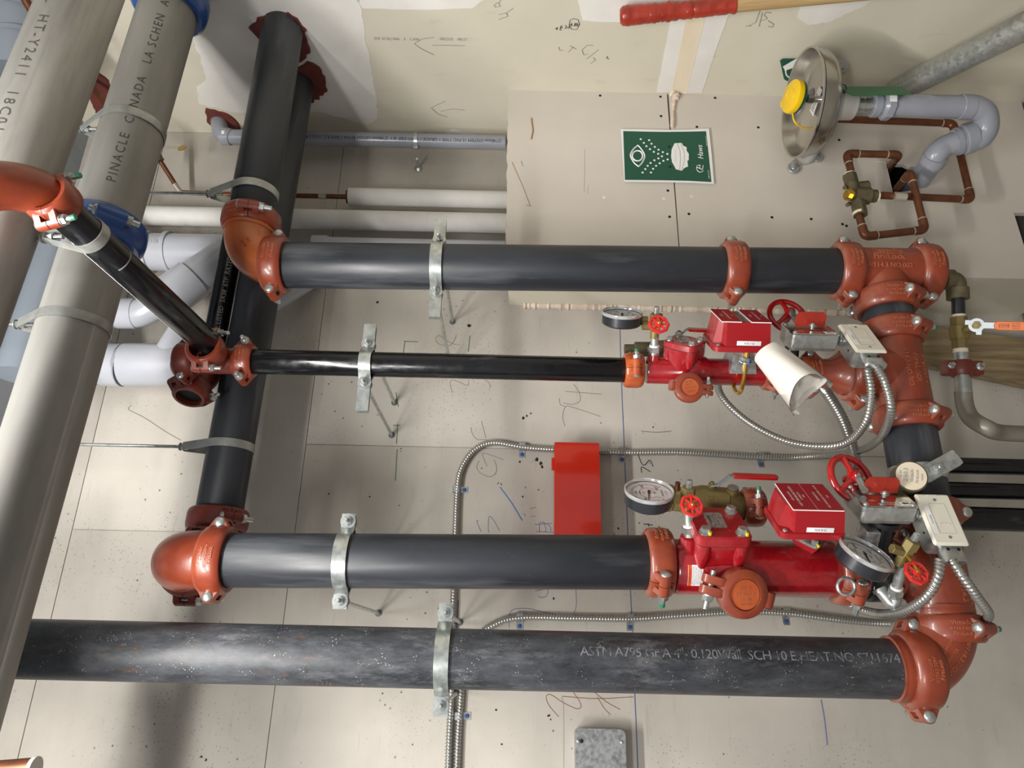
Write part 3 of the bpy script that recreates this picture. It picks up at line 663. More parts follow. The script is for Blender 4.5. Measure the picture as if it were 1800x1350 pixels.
oc = P(337, 686, YM + .07); oc2 = coupling('dark red open-ended coupling showing a black hole beside the branch pipe tee', oc, (1, .35, 0), (-.35, .5, .85), 2, mat='dark_red_and_shade', letter=False, w=.05)
part('end_plug', cyl(RS * .98, -.012, -.01, 24), 'gasket_black', oc2); 
part('pipe_stub', cyl(RS, .0, .15, 24), 'dark_red_and_shade', oc2)
# elbow over the big pipe, top corner of the picture
ce = P(48, 312, yB0)
e5 = elbow('pipe_elbow', 'brightly lit orange elbow crossing in front of the pale stainless pipe', ce, (bB1 - bB0), (-.55, -.35, .6), RS, .075, 'orange_paint', 1.3)
coupling('small orange coupling between the brightly lit elbow and the branch pipe', bB0.lerp(ce, .3), (bB0 - bB1), Z_ + V((-.2, 0, 0)), 2, letter=False, green=True)
# header at the bottom: two tees, an elbow, short pieces of pipe
def on_h(x, y): return V((P(x, y, YR).x, YR, ZH))
xt1 = P1b.x; xt2 = P(1595, 655, YR).x; xt3 = x2 + .003; xe3 = P3b.x
t1 = tee('pipe_tee', 'orange tee with three lines of raised lettering beside the brass elbow', (xt1, YR, ZH), Z_, -X_, RB, .105, .105, .083, 'orange_paint')
for s_, f_, q_ in (('Victaulic', .024, .021), ('FireLock', .022, -.004), ('4/114.3 NO.002', .0165, -.027), ('CHINA', .008, -.043)):
    emboss(t1, s_, f_, RB * 1.06, (xt1, YR, ZH), -Z_, V((.22, -1, 0)), 'z', 'orange_paint', -.005, 1, -q_ / (RB * 1.06))
emboss(t1, '________', .02, RB * 1.06, (xt1, YR, ZH), -Z_, V((.22, -1, 0)), 'z', 'orange_paint', .0, 1, -.016 / (RB * 1.06))
t2 = tee('pipe_tee', 'orange header tee behind the smaller ivory cover plate', (xt2, YR, ZH), X_, Z_, RB, .096, .115, .1, 'orange_paint')
for s_, f_, q_ in (('Victaulic', .022, .016), ('FireLock', .02, -.008), ('114.3 NO.002', .016, -.03)):
    emboss(t2, s_, f_, RB * 1.06, (xt2 - .01, YR, ZH), -X_, V((0, -1, -.35)), 'z', 'orange_paint', .0, 1, -q_ / (RB * 1.06))
t3 = tee('pipe_tee', 'orange header tee behind the larger ivory cover plate', (xt3, YR, ZH), X_, Z_, RB, .12, .115, .105, 'orange_paint')
for s_, f_, q_ in (('FireLock', .018, .012), ('114.3', .016, -.01)):
    emboss(t3, s_, f_, RB * 1.06, (xt3 - .05, YR, ZH), -X_, V((0, -1, -.5)), 'z', 'orange_paint', .0, 1, -q_ / (RB * 1.06))
e6 = elbow('pipe_elbow', 'large orange elbow at the end of the rust-streaked pipe', (xe3, YR, ZH + .005), X_, Z_, RB * 1.02, .125, 'orange_paint', 1.1)
def emboss_elbow(o, corner, a, b, cf, r, lines, th0, ph0, mat, dirn=1):
    """raised letters along the bend: th along the arc, ph round the tube (0 = toward a x b)"""
    corner, a, b = V(corner), V(a).normalized(), V(b).normalized(); rb_ = cf * .86; ctr = corner + (a + b) * rb_; n = a.cross(b)
    for s_, f_, dth, dph in lines:
        g = sliced(text(s_, f_, 'CENTER', .0008), 0, .008); out = []
        for v in g[0]:
            th = th0 + dth + dirn * v.x / (rb_ + r * .4); ph = ph0 + dph + dirn * v.y / r; rr = r + .0003 + v.z
            e = -b * cos(th) - a * sin(th); out.append(ctr + e * (rb_ + rr * sin(ph)) + n * rr * cos(ph))
        part('raised_lettering', (out, g[1]), 'raised_orange' if mat == 'orange_paint' else mat, o, world=True)
emboss_elbow(e6, (xe3, YR, ZH + .005), X_, Z_, .125, RB * 1.02 * 1.1, [('4/114.3 NO.001', .015, .0, .25), ('Victaulic', .012, -.0, -.05), ('FireLock YCQT', .011, .0, -.3)], pi / 4, .15, 'orange_paint')
emboss_elbow(e1, (x1, YR, zA), X_, -Z_, .098, RB * 1.05, [('4/114', .009, 0, .12), ('VC 05', .009, 0, -.12)], pi / 4, pi - .1, 'amber_paint')
sh = V((0, -.5, .85))
pipe('header_pipe', 'short black pipe between the lettered tee and the next header tee', (xt1 - .085, YR, ZH), (xt2 + .097, YR, ZH), RB, 'black_pipe')
pipe('header_pipe', 'black header pipe behind the disc-shaped sign and the slotted bracket', (xt2 - .115, YR, ZH), (xt3 + .125, YR, ZH), RB, 'black_pipe')
pipe('header_pipe', 'hidden short header pipe between tee and large orange elbow', (xt3 - .114, YR, ZH), (xe3 + .12, YR, ZH), RB, 'black_pipe') if xt3 - xe3 > .24 else None
coupling('orange coupling at the end of the lettered tee beside the brass elbow', (xt1, YR, ZH - .107), Z_, nY)
coupling('dusty orange coupling on the side branch of the lettered tee', (xt1 - .086, YR, ZH), X_, sh, lang=2.5)
coupling('orange coupling partly behind the smaller ivory cover plate, green bolt tip', (xt2 + .099, YR, ZH), X_, sh, green=True, lang=2.5)
coupling('orange coupling between the header tee and the black pipe with the cream disc', (xt2 - .118, YR, ZH), X_, sh, lang=2.5)
coupling('orange coupling showing one round bolt behind the larger ivory cover plate', (xt3 + .122, YR, ZH), X_, nY + V((0, 0, .1)), letter=False)
coupling('dusty orange coupling on the header next to the large orange elbow, green bolt tip', (xt3 - .118 if xt3 - xe3 < .24 else xe3 + .125, YR, ZH), X_, sh, green=True, lang=2.5)
coupling('large orange coupling between the rust-streaked pipe and its large elbow', on3(1608), Z_, nY, 5)

# ------------------------------------------------------------------ riser clamps with rods to the wall
def clamp(label, o, r, xb, l1, l2, tilt=0):
    m = rotframe(Z_, X_, o) @ MX.Rotation(tilt, 4, 'Y'); t = thing('riser_clamp', label, 'pipe clamp', m, 'zinc riser clamps')
    def strap(sy):
        th, w = .0045, .029; pth = [(-l2, .004), (-r - .008, .004)]
        a0 = math.asin(.02 / (r + th)) if 1 else 0
        arc = [((r + .001) * cos(pi - a0 - (pi - 2 * a0) * i / 20), (r + .001) * sin(pi - a0 - (pi - 2 * a0) * i / 20)) for i in range(21)]
        inner = [(-l2, .004), (-r - .009, .004)] + arc + [(r + .009, .004), (l1, .004)]
        arc2 = [((r + .001 + th) * cos(pi - a0 - .02 - (pi - 2 * a0 - .04) * i / 20), (r + .001 + th) * sin(pi - a0 - .02 - (pi - 2 * a0 - .04) * i / 20)) for i in range(21)]
        outer = [(-l2, .004 + th), (-r - .013, .004 + th)] + arc2 + [(r + .013, .004 + th), (l1, .004 + th)]
        n = len(inner); vs = []; fs = []
        for (a, b) in zip(inner, outer):
            for z in (-w / 2, w / 2):
                vs += [V((a[0], sy * a[1], z)), V((b[0], sy * b[1], z))]
        for i in range(n - 1):
            k = 4 * i; q = [(k + 1, k + 5, k + 7, k + 3), (k, k + 2, k + 6, k + 4), (k, k + 4, k + 5, k + 1), (k + 2, k + 3, k + 7, k + 6)]
            fs += q if sy > 0 else [tuple(reversed(f)) for f in q]
        e = [(0, 1, 3, 2), (4 * n - 4, 4 * n - 2, 4 * n - 1, 4 * n - 3)]; fs += e if sy > 0 else [tuple(reversed(f)) for f in e]
        return vs, fs
    part('strap', strap(-1), 'zinc', t); part('strap', strap(1), 'zinc', t)
    yw = YW - V(o).y; ym = rotframe((0, 1, 0), (1, 0, 0))
    for sx in (1, -1):
        mm = T((sx * xb, 0, 0)) @ ym
        part('threaded_rod', cyl(.0048, -.038, yw, 12, .001), 'zinc', t, mm)
        part('nut', join(hexa(.0095, -.0175, -.0095), hexa(.0095, .0095, .0175)), 'zinc', t, mm)
        part('washer', join(cyl(.0165, -.0105, -.009, 20), cyl(.0165, .009, .0105, 20)), 'zinc', t, mm)
        part('wall_anchor', cyl(.0095, yw - .003, yw, 12), 'dark_zinc', t, mm)
    return t
clamp('zinc riser clamp on the pipe beside the white insulated pipes', on1(769), RB, .0745, .135, .142)
clamp('zinc riser clamp with long ears on the thin glossy pipe', on4(645), RS, .051, .104, .122)
clamp('zinc riser clamp on the pipe feeding the larger red alarm valve', on2(606), RB, .083, .099, .099)
clamp('zinc riser clamp on the rust-streaked pipe, over the flexible conduits', on3(780), RB * 1.02, .088, .108, .108)

# ------------------------------------------------------------------ loop hangers
def hanger(label, o, r, axis, up_len, apex=.045, w=.021, side=None, mat='strap_steel'):
    z = V(axis).normalized(); t = thing('loop_hanger', label, 'pipe hanger', rotframe(z, Z_, o), 'steel loop hangers')
    ra = r + .0012; hgt = ra + apex; a1 = math.acos(ra / hgt) + .02; k = 30
    pth = [(hgt, .006)] + [(ra * cos(a1 + (2 * pi - 2 * a1) * i / k), ra * sin(a1 + (2 * pi - 2 * a1) * i / k)) for i in range(k + 1)] + [(hgt, -.006)]
    pth += []
    vs, fs = [], []; n = len(pth); pth = pth + [pth[0]]
    for i in range(n):
        a, b, c = pth[i - 1] if i else pth[n - 1], pth[i], pth[i + 1]
        d = V((c[0] - a[0], c[1] - a[1])).normalized(); nn = V((d.y, -d.x)) * .0022
        for zz in (-w / 2, w / 2): vs += [V((b[0], b[1], zz)), V((b[0] + nn.x, b[1] + nn.y, zz))]
    for i in range(n):
        k_, j = 4 * i, 4 * ((i + 1) % n)
        fs += [(k_ + 1, k_ + 3, j + 3, j + 1), (k_, j, j + 2, k_ + 2), (k_, k_ + 1, j + 1, j), (k_ + 2, j + 2, j + 3, k_ + 3)]
    part('band', (vs, fs), mat, t); xm = rotframe((1, 0, 0), (0, 0, 1))
    part('swivel_nut', tf(join(hexa(.0085, hgt - .012, hgt + .008), cyl(.0105, hgt + .008, hgt + .0105, 16)), xm), 'zinc', t)
    part('threaded_rod', tf(cyl(.0045, hgt - .03, up_len, 10), xm), 'zinc', t)
    return t
on_g = lambda a, b, x, p: a.lerp(b, (x - a.x) / (b.x - a.x))
CEIL = EYE + 1.5
gx = P(232, 228, 1.40).x; o = on_g(g2a, g2b, gx, 0); hanger('loop hanger round the grey stainless pipe over its stamped lettering', o, RG, X_, CEIL - o.z)
gx = P(110, 572, 1.40).x; o = on_g(g2a, g2b, gx, 0); hanger('loop hanger round the grey stainless pipe beside the white pipe bend', o, RG, X_, CEIL - o.z)
gx = P(15, 372, 1.10).x; o = on_g(g1a, g1b, gx, 0); hanger('loop hanger round the pale stainless pipe behind the brightly lit elbow', o, RG, X_, CEIL - o.z)
o = V((P(432, 342, YR).x, YR, zA + .004)); hanger('loop hanger round the black ceiling pipe next to the amber elbow', o, RB, X_, CEIL - o.z, .055)
o = V((P(402, 787, YF).x, YF, zA2)); hanger('loop hanger with long bare rod round the black pipe near the dome-shaped elbow', o, RB, X_, CEIL - o.z, .06)
o = P(152, 409, yB0 + .105); hanger('loop hanger round the branch pipe close to the brightly lit elbow', bB0.lerp(bB1, .13), RS, (bB1 - bB0), CEIL - o.z, .05)
# ------------------------------------------------------------------ alarm valves
def PZ(x, y, Z):
    d = ray(x, y); return CAMPOS + d * ((Z - EYE) / d.z)
def dev(o, n=dv): return rotframe(n, DOWN, o)          # local x down, z out of the device, y up-and-back
XM = rotframe((1, 0, 0), (0, 0, 1))                       # lathe axis z -> local x
def flip(g): return g[0], [tuple(reversed(f)) for f in g[1]]
def alarm_valve(label, o, R, x0, x1_, s, bolts, L, boss_x, rnd_r=0, name='alarm_check_valve'):
    t = thing(name, label, 'valve', dev(o))
    rim = [(R * .98, x0), (R * 1.02, x0 + .004), (R * 1.02, x1_ - .004), (R * .98, x1_)]
    g = tf(lathe([(0, x0), rim[0], rim[1], (R * 1.02, -.022 * s), (R * (1.05 + rnd_r * 3), -.012 * s), (R * (1.09 + rnd_r * 3), .012 * s), (R * (1.1 + rnd_r * 3), .04 * s), (R * (1.08 + rnd_r * 3), .075 * s), (R * 1.02, .088 * s), rim[2], rim[3], (0, x1_)], 40), XM)
    ex = [(0, 0, rnd_r)] if rnd_r else []; lo = hull2([(a * .62, b * .7, .017 * s) for a, b in bolts] + [(x, y, r * .85) for x, y, r in ex]); hi = hull2([(a * .9, b * .9, .017 * s) for a, b in bolts] + ex)
    lo = [(0.0 + x, y) for x, y in lo]
    k = 48
    def rs(o_):                                           # same number of points round both outlines
        out = []; n = len(o_); cx = sum(p[0] for p in o_) / n; cy = sum(p[1] for p in o_) / n
        for i in range(k):
            a = 2 * pi * i / k; best = 0
            for p, q in zip(o_, o_[1:] + o_[:1]):
                d = V((cos(a), sin(a))); e = V((q[0] - p[0], q[1] - p[1])); w = V((p[0] - cx, p[1] - cy)); den = d.x * e.y - d.y * e.x
                if abs(den) < 1e-12: continue
                tt = (w.x * e.y - w.y * e.x) / den; u = (w.x * d.y - w.y * d.x) / den
                if tt > 0 and -1e-6 <= u <= 1 + 1e-6: best = max(best, tt)
            out.append((cx + best * cos(a), cy + best * sin(a)))
        return out
    g = join(g, prism(rs(lo), R * .3, L - .024 * s, top=rs(hi)))
    g = join(g, *[tf(lathe([(0, .2 * L), (.008 * s, .24 * L), (.0175 * s, .52 * L), (.0175 * s, L - .024 * s), (0, L - .024 * s)], 20), T((a, b, 0))) for a, b in bolts])
    g = join(g, tf(lathe([(.026 * s, R * .6), (.021 * s, R * 1.05), (.019 * s, R * 1.3), (.015 * s, R * 1.34), (0, R * 1.34)], 24), T((boss_x, 0, 0))))
    part('body', g, 'valve_red', t)
    cov = hull2([(a, b, .0195 * s) for a, b in bolts] + ex)
    part('cover_gasket', prism(offset2(cov, .0025), L - .024 * s, L - .0215 * s), 'gasket_black', t)
    cg = prism(cov, L - .0215 * s, L, .0035 * s)
    part('cover', cg, 'valve_red', t)
    for i, (a, b) in enumerate(bolts):
        q = part('bolt', tf(join(cyl(.0135 * s, 0, .0022, 20), hexa(.011 * s, .002, .0125 * s, .0015)), T((a, b, L))), 'zinc', t)
        if s > .9 and b < 0:
            part('paint_mark', tf(box(.005, .012, .007, .0005), T((a + .006, b - .008, L + .0045))), 'yellow_mark', q)
    pl = part('nameplate', tf(prism(rrect(.038 * s, .058 * s, .004), L, L + .0012), T((-.002 * s, .006 * s, 0))), 'steel_cap', t)
    zt_ = L + .0015; m = MX.Rotation(0, 4, 'Z')
    part('lettering', join(*[tf(text(q, f * s, 'CENTER'), T((-.002 * s + dx * s, .006 * s + dy * s, zt_)) @ MX.Rotation(pi / 2, 4, 'Z')) for q, f, dx, dy in (('Victaulic', .0105, -.012, 0), ('FireLock  RISER CHECK', .0035, -.002, 0), ('MAX 300 PSI  2100 kPa', .0035, .004, 0), ('UL  FM', .0045, .012, .01), ('717', .0045, .012, -.015))]), 'ink', pl)
    part('bolt_head_lettering', tf(text('FIRELOCK', .009 * s, 'CENTER', .0006), T((0, -.03 * s, L + .0003)) @ MX.Rotation(0, 4, 'Z')), 'valve_red', t)
    return t
oz2 = P(1248, 989, YR).z; s2 = lambda px, y=989: oz2 - P(px, y, YR).z
o2 = V((x2, YR, oz2))
av2 = alarm_valve('larger red alarm check valve with white warning label and silver nameplate', o2, RB, s2(1182), s2(1462), 1., [(-.034, -.042), (.041, -.042), (.041, .042), (-.034, .042)], .112, s2(1205))
lab = part('warning_label', wrap(([V((.031 * i / 6 - .0155, .045 * j / 10 - .0225, 0)) for j in range(11) for i in range(7)], [(j * 7 + i, j * 7 + i + 1, j * 7 + i + 8, j * 7 + i + 7) for j in range(10) for i in range(6)]), RB * 1.025, 0, 'z', 1, 0, .0004), 'label_white', av2)
mlab = rotframe(DOWN, V((-.42, -.9, 0)), o2) ; lab.matrix_local = MW[av2].inverted() @ mlab @ T((0, 0, s2(1210)))
MW[lab] = mlab @ T((0, 0, s2(1210)))
def onlab(g, mat, dz, da=0, nm='lettering'): part(nm, wrap(g, RB * 1.025, da, 'z', 1, dz, .0009), mat, lab)
onlab(([V((x, y, 0)) for y in (-.0225, -.011, 0, .011, .0225) for x in (-.0035, .0035)], [(2 * i, 2 * i + 1, 2 * i + 3, 2 * i + 2) for i in range(4)]), 'warning_orange', -.0115, nm='orange_band')
onlab(tf(text('WARNING', .006), MX.Rotation(pi / 2, 4, 'Z')), 'ink', -.0115)
for k in range(6): onlab(tf(text(('SHUT OFF AND DRAIN SYSTEM', 'BEFORE REMOVING COVER PLATE', 'FAILURE TO FOLLOW THESE', 'INSTRUCTIONS MAY RESULT IN', 'SERIOUS PERSONAL INJURY', 'AND PROPERTY DAMAGE')[k], .0027), MX.Rotation(pi / 2, 4, 'Z')), 'ink', -.005 + .0034 * k)
# boss for the flow switch on the larger valve
fx2 = s2(1412)
part('switch_boss', tf(join(lathe([(.004, .02), (.016, R_ := RB * .8), (.04, RB * 1.32), (.04, RB * 1.4), (0, RB * 1.4)], 4, pi / 4 - pi / 4)), T((fx2, 0, 0))), 'valve_red', av2, ang=20)
oz1 = P(1198, 652, YM).z; s1 = lambda px, y=652: oz1 - P(px, y, YM).z
o1 = V((Ma.x, YM, oz1))
av1 = alarm_valve('smaller red alarm check valve with rounded bolted cover', o1, RS * 1.05, s1(1136), s1(1350), .7, [(-.036, .0), (.036, .0), (.008, -.036), (-.008, .036)], .078, s1(1147), .041)

def drain_cap(label, o, axis, r, boltdir, s=1.):
    m = rotframe(axis, boltdir, o); t = thing('drain_coupling', label, 'coupling', m)
    part('housing', lathe([(r, -.045 * s), (r * 1.35, -.044 * s), (r * 1.62, -.034 * s), (r * 1.68, -.02 * s), (r * 1.58, -.006 * s), (r * 1.2, 0), (r * 1.02, 0), (r * 1.02, -.006), (r, -.006)], 40), 'orange_paint', t)
    cp = part('end_cap', lathe([(r * 1.0, -.05), (r * 1.0, -.006), (r * .97, -.003), (0, -.0025)], 36), 'fresh_orange_paint', t)
    for q, f, yy in (('FireLock', .36, 0.05), ('Victaulic', .24, .45), ('300 PSI', .24, -.32), ('NO.006', .2, -.6)):
        part('raised_lettering', tf(text(q, r * f, 'CENTER', .0006), T((0, 0, -.0025)) @ MX.Rotation(pi + .3, 4, 'Z') @ T((0, r * yy, 0))), 'raised_orange', cp)
    # clamp lug: two jaws closed by a bolt; hinge on the other side
    lx = r * 1.55
    for yy in (.011 * s, -.011 * s):
        g = tf(prism(hull2([(lx, 0, .018 * s), (lx + .026 * s, 0, .013 * s)]), -.0085 * s, .0085 * s, .002), MX(((1, 0, 0, 0), (0, 0, 1, yy), (0, 1, 0, -.022 * s), (0, 0, 0, 1))))
        part('jaw', flip(g), 'orange_paint', t)
    bm_ = T((lx + .018 * s, 0, -.022 * s)) @ rotframe((0, 1, 0), (1, 0, 0))
    part('bolt', tf(join(cyl(.006 * s, -.03 * s, .05 * s, 12, .001), cyl(.013 * s, .0195 * s, .022 * s, 18), hexa(.0115 * s, .022 * s, .033 * s)), bm_), 'zinc', t)
    part('hinge', tf(cyl(.017 * s, -.0165 * s, .0165 * s, 20, .002), T((-r * 1.7, 0, -.022 * s)) @ rotframe((0, 1, 0), (1, 0, 0))), 'orange_paint', t)
    part('hinge_pin', tf(cyl(.016 * s, .017 * s, .0195 * s, 20, .001), T((-r * 1.7, 0, -.022 * s)) @ rotframe((0, 1, 0), (1, 0, 0))), 'zinc', t)
    return t
drain_cap('round orange capped coupling on the larger red alarm valve', P(1311, 1046, YR - .085), (-.28, -.95, -.08), .031, Z_ + V((.25, 0, 0)))
drain_cap('round orange capped coupling on the smaller red alarm valve', P(1213, 680, YM - .065), (-.2, -.97, .0), .0215, -Z_ + V((-.1, 0, 0)), .62)

# ------------------------------------------------------------------ gauges and their little valves
def gauge(label, o, n, r, up=None, ang=pi / 2, nd=-1.75):
    t = thing('pressure_gauge', label, 'gauge', rotframe(n, up or DOWN, o), 'round pressure gauges'); s = r / .05
    part('case', lathe([(0, -.03 * s), (r * .9, -.03 * s), (r * .985, -.026 * s), (r, -.002), (r * .96, .0)], 48), 'gauge_black', t)
    part('bezel', lathe([(r * 1.0, -.004 * s), (r * 1.02, -.002 * s), (r * 1.015, .003 * s), (r * .985, .0042 * s), (r * .955, .002 * s), (r * .95, -.003 * s)], 48), 'gauge_rim', t)
    part('dial', lathe([(r * .95, -.0045 * s), (0, -.0045 * s)][::1], 40), 'dial_white', t)
    mk = []
    for i in range(41):
        a = ang + radians(-225 + 270 * i / 40) * -1; big = i % 10 == 0
        mk.append(tf(box(r * (.13 if big else .07), r * (.018 if big else .009), .0002, .00005), MX.Rotation(a, 4, 'Z') @ T((r * .74, 0, -.0042 * s))))
    mk.append(lathe([(r * .685, -.0042 * s), (r * .67, -.0042 * s)], 40, ang + radians(-45), ang + radians(225)))
    mk.append(lathe([(r * .405, -.0042 * s), (r * .39, -.0042 * s)], 32, ang + radians(-45), ang + radians(225)))
    mk += [tf(text(q, r * .17), MX.Rotation(ang, 4, 'Z') @ T((r * .54 * cos(radians(225 - 67.5 * i)), r * .54 * sin(radians(225 - 67.5 * i)), -.0041 * s))) for i, q in enumerate(('0', '80', '160', '240', 'RET'))]
    mk += [tf(text(q, r * f), MX.Rotation(ang, 4, 'Z') @ T((0, r * y, -.0041 * s))) for q, f, y in (('PSI', .14, -.24), ('kPa', .1, .22), ('SPRINKLER', .11, -.55), ('UL  FM', .1, -.72), ('WATER', .08, .36))]
    part('dial_markings', join(*mk), 'ink', t)
    part('needle', join(tf(prism([(-r * .2, -r * .05), (r * .64, -r * .012), (r * .64, r * .012), (-r * .2, r * .05)], 0, .0006), MX.Rotation(nd, 4, 'Z') @ T((0, 0, -.0035 * s))), cyl(r * .06, -.004 * s, -.0015 * s, 14)), 'ink', t)
    part('glass', lathe([(0, .0012 * s), (r * .93, .0012 * s), (r * .93, .0022 * s), (0, .0022 * s)], 36), 'gauge_glass', t)
    part('connector', tf(cyl(.008 * s, r * .9, r * 1.3, 6), T((0, 0, -.015 * s)) @ XM), 'aged_brass', t)
    return t
def gauge_valve(label, o, n, wheel_o, wheel_n, foot, side=None):
    """angle valve: nipple from foot to o along n, square plug on top, gauge port toward -x, handwheel on its stem"""
    o, n, foot = V(o), V(n).normalized(), V(foot); t = thing('gauge_valve', label, 'valve', rotframe(n, DOWN, o), 'small brass gauge valves')
    part('body', join(hexa(.0125, -.012, .012), hexa(.0155, .012, .030, .0015), cyl(.0105, -.03, -.012, 18), tf(hexa(.0105, .006, .032), MX.Rotation(-pi / 2, 4, 'Y'))), 'aged_brass', t)
    part('bleed_plug', tf(box(.0125, .0125, .018, .002), T((0, 0, .038))), 'zinc', t)
    L = (foot - o).length
    part('nipple', tube([foot, foot.lerp(o, 1 - .026 / L)], .0098, 20), 'galvanised', t, world=True)
    part('foot_nut', join(tf(hexa(.0165, 0, .012), rotframe(o - foot, None, foot + (o - foot) * .12)), tf(cyl(.0125, -.008, 0, 18), rotframe(o - foot, None, foot + (o - foot) * .12))), 'zinc', t, world=True)
    part('thread_tape', tf(cyl(.0118, .012, .017, 18), rotframe(o - foot, None, foot + (o - foot) * .12)), 'paper_white', t, world=True)
    wheel_o, wn = V(wheel_o), V(wheel_n).normalized(); m = MW[t].inverted() @ rotframe(wn, DOWN, wheel_o)
    part('stem', tube([o, wheel_o + wn * .004], .0048, 12), 'bright_brass', t, world=True)
    wh = part('handwheel', join(torus(.0215, .0042, 8, 8), lathe([(0, -.003), (.0085, -.003), (.0085, .004), (.005, .006), (0, .006)], 16)), 'handwheel_red', t, m)
    for i in range(8): part('spoke', tube([V((cos(i * pi / 4) * .007, sin(i * pi / 4) * .007, .001)), V((cos(i * pi / 4) * .018, sin(i * pi / 4) * .018, .001))], .0028, 8), 'handwheel_red', wh)
    part('wheel_nut', hexa(.0042, .006, .0095), 'bright_brass', wh)
    return t
def aim(L, Y): return Y + dv.y * L
g2o = P(1141, 863, aim(.155, YR)); gauge('round pressure gauge beside the red-lever brass valve', g2o, dv, .0505)
gvo = P(1208, 879, aim(.13, YR)); gauge_valve('small brass gauge valve with red wheel on the larger red alarm valve', gvo, dv, P(1216, 889, gvo.y - .045), (.2, -1, -.1), o2 + dv * (RB * 1.3) + DOWN * s2(1205))
g1o = P(1094, 550, aim(.125, YM)); gauge('dusty pressure gauge on the smaller red alarm valve', g1o, dv, .0475)
gvo = P(1152, 573, aim(.11, YM)); gauge_valve('small brass gauge valve with red wheel on the smaller red alarm valve', gvo, dv, P(1158, 570, gvo.y - .045), (.1, -1, 0), o1 + dv * (RS * 1.3) + DOWN * s1(1147))
n3 = (dv + V((0, 0, -.33))).normalized(); Y3 = 1.435
g3o = P(1523, 972, Y3); gauge('tilted round pressure gauge hanging in front of the black valve body', g3o, n3, .0535)
g3v = P(1592, 972, Y3 + .0); gauge_valve('small brass gauge valve with red wheel on the galvanised elbow nipple', g3v, n3, P(1611, 1007, Y3 - .03), (.35, -1, -.1), P(1571, 1052, Y3 + .075))
el = thing('galvanised_elbow', 'small galvanised street elbow in front of the black butterfly valve body', 'pipe fitting', T(P(1565, 1058, Y3 + .08)))
part('body', tube(fillet([P(1574, 1047, Y3 + .075), P(1571, 1066, Y3 + .08), P(1546, 1036, Y3 + .085)], .02, 6), .0125, 18), 'galvanised', el, world=True)
part('bead', tube([P(1549, 1040, Y3 + .085), P(1545, 1034, Y3 + .086)], .0155, 18), 'galvanised', el, world=True); part('thread_tape', tube([P(1545, 1034, Y3 + .086), P(1542, 1030, Y3 + .088)], .0118, 16), 'paper_white', el, world=True)
part('pipe_cap', tube([P(1583, 1062, Y3 + .07), P(1578, 1064, Y3 + .09)], .0125, 16), 'zinc', el, world=True)
part('nipple', tube([P(1542, 1030, Y3 + .088), P(1530, 1015, YR - .02)], .0095, 14), 'galvanised', el, world=True)

# ------------------------------------------------------------------ flow switches
def flow_switch(label, o, L0, H, s, lines, tagtxt, split):
    t = thing('flow_switch', label, 'switch', dev(o), 'red flow switch boxes'); bx, by = .136 * s, .118 * s
    part('base_rim', tf(prism(rrect(bx, by, .014 * s), 0, .013 * s, .002), T((0, 0, L0))), 'box_red', t)
    c = .030 * s
    def outl(k, kk): 
        w, h = bx * k / 2, by * k / 2
        return [(w, -h), (w, h - .01), (w - .01, h), (-w + .012, h), (-w, h - .012), (-w, -h + c * kk), (-w + c * kk * .55, -h + c * kk * .62), (-w + c * kk * .8, -h)]
    body = prism(outl(.93, 1.0), L0 + .012 * s, L0 + H, top=outl(.84, .62)); part('cover', flip(body) if False else body, 'box_red', t, ang=25)
    part('screw', tf(dome(.0055 * s, 0, .003, 12), T((-bx * .41, -by * .39, L0 + .013 * s))), 'steel_cap', t)
    zt_ = L0 + H; px_ = [(-.030 * s, .054 * s), (.030 * s, .054 * s)] if split else [(-.0255 * s, .051 * s), (.0265 * s, .053 * s)]
    for i, (cx, w) in enumerate(px_):
        if split: cx, w = (-.034 * s, .046 * s) if i == 0 else (.034 * s, .046 * s)
        p_ = part('engraved_plate', tf(prism(rrect(w, .112 * s, .0006, 1), 0, .0022), T((cx, 0, zt_ + .0006))), 'paper_white', t)
        part('red_face', tf(prism(rrect(w - .001, .1105 * s, .0006, 1), 0, .0004), T((cx, 0, zt_ + .0027))), 'tag_red', p_)
        part('lettering', join(*[tf(text(q, .0075 * s * f), T((cx + dx * s, 0, zt_ + .0034)) @ MX.Rotation(pi / 2, 4, 'Z')) for q, f, dx in lines[i]]), 'white_ink', p_)
    if split: part('rating_label', tf(prism(rrect(.03 * s, .09 * s, .001, 1), 0, .0006), T((0, .004, zt_))), 'steel_cap', t)
    else: part('window', tf(join(box(.012 * s, .022 * s, .0015, .0005)), T((-bx * .385, by * .2, zt_ - .006)) @ MX.Rotation(-.35, 4, 'Y')), 'gasket_black', t)
    lb = part('tape_label', tf(box(.056 * s, .0006, .0105 * s, .0002), T((.012 * s, -by * .465 - .0006, L0 + .0215 * s)) @ MX.Rotation(-.065, 4, 'X')), 'label_white', t)
    part('lettering', tf(text(tagtxt, .0065 * s), T((.012 * s, -by * .465 - .0012, L0 + .0215 * s)) @ MX.Rotation(-.065, 4, 'X') @ MX(((-1, 0, 0, 0), (0, 0, -1, 0), (0, -1, 0, 0), (0, 0, 0, 1)))), 'ink', lb)
    return t
ofs2 = o2 + DOWN * (s2(1398) - .004)
fs2 = flow_switch('larger red flow switch box with joined red plates, FS-8 EOL label', ofs2, .110, .064, .98, ([('FS-8', .8, .016), ('CORRIDOR', .8, .008), ('WET SPRINKLER SYSTEM', 1, -.001), ('8TH FLOOR', .9, -.011)], [('FS-8', .8, .014), ('APPARATUS', .9, -.010), ('WET SPRINKLER CONTROL VALVE', .8, .002)]), 'FS-8 EOL', False)
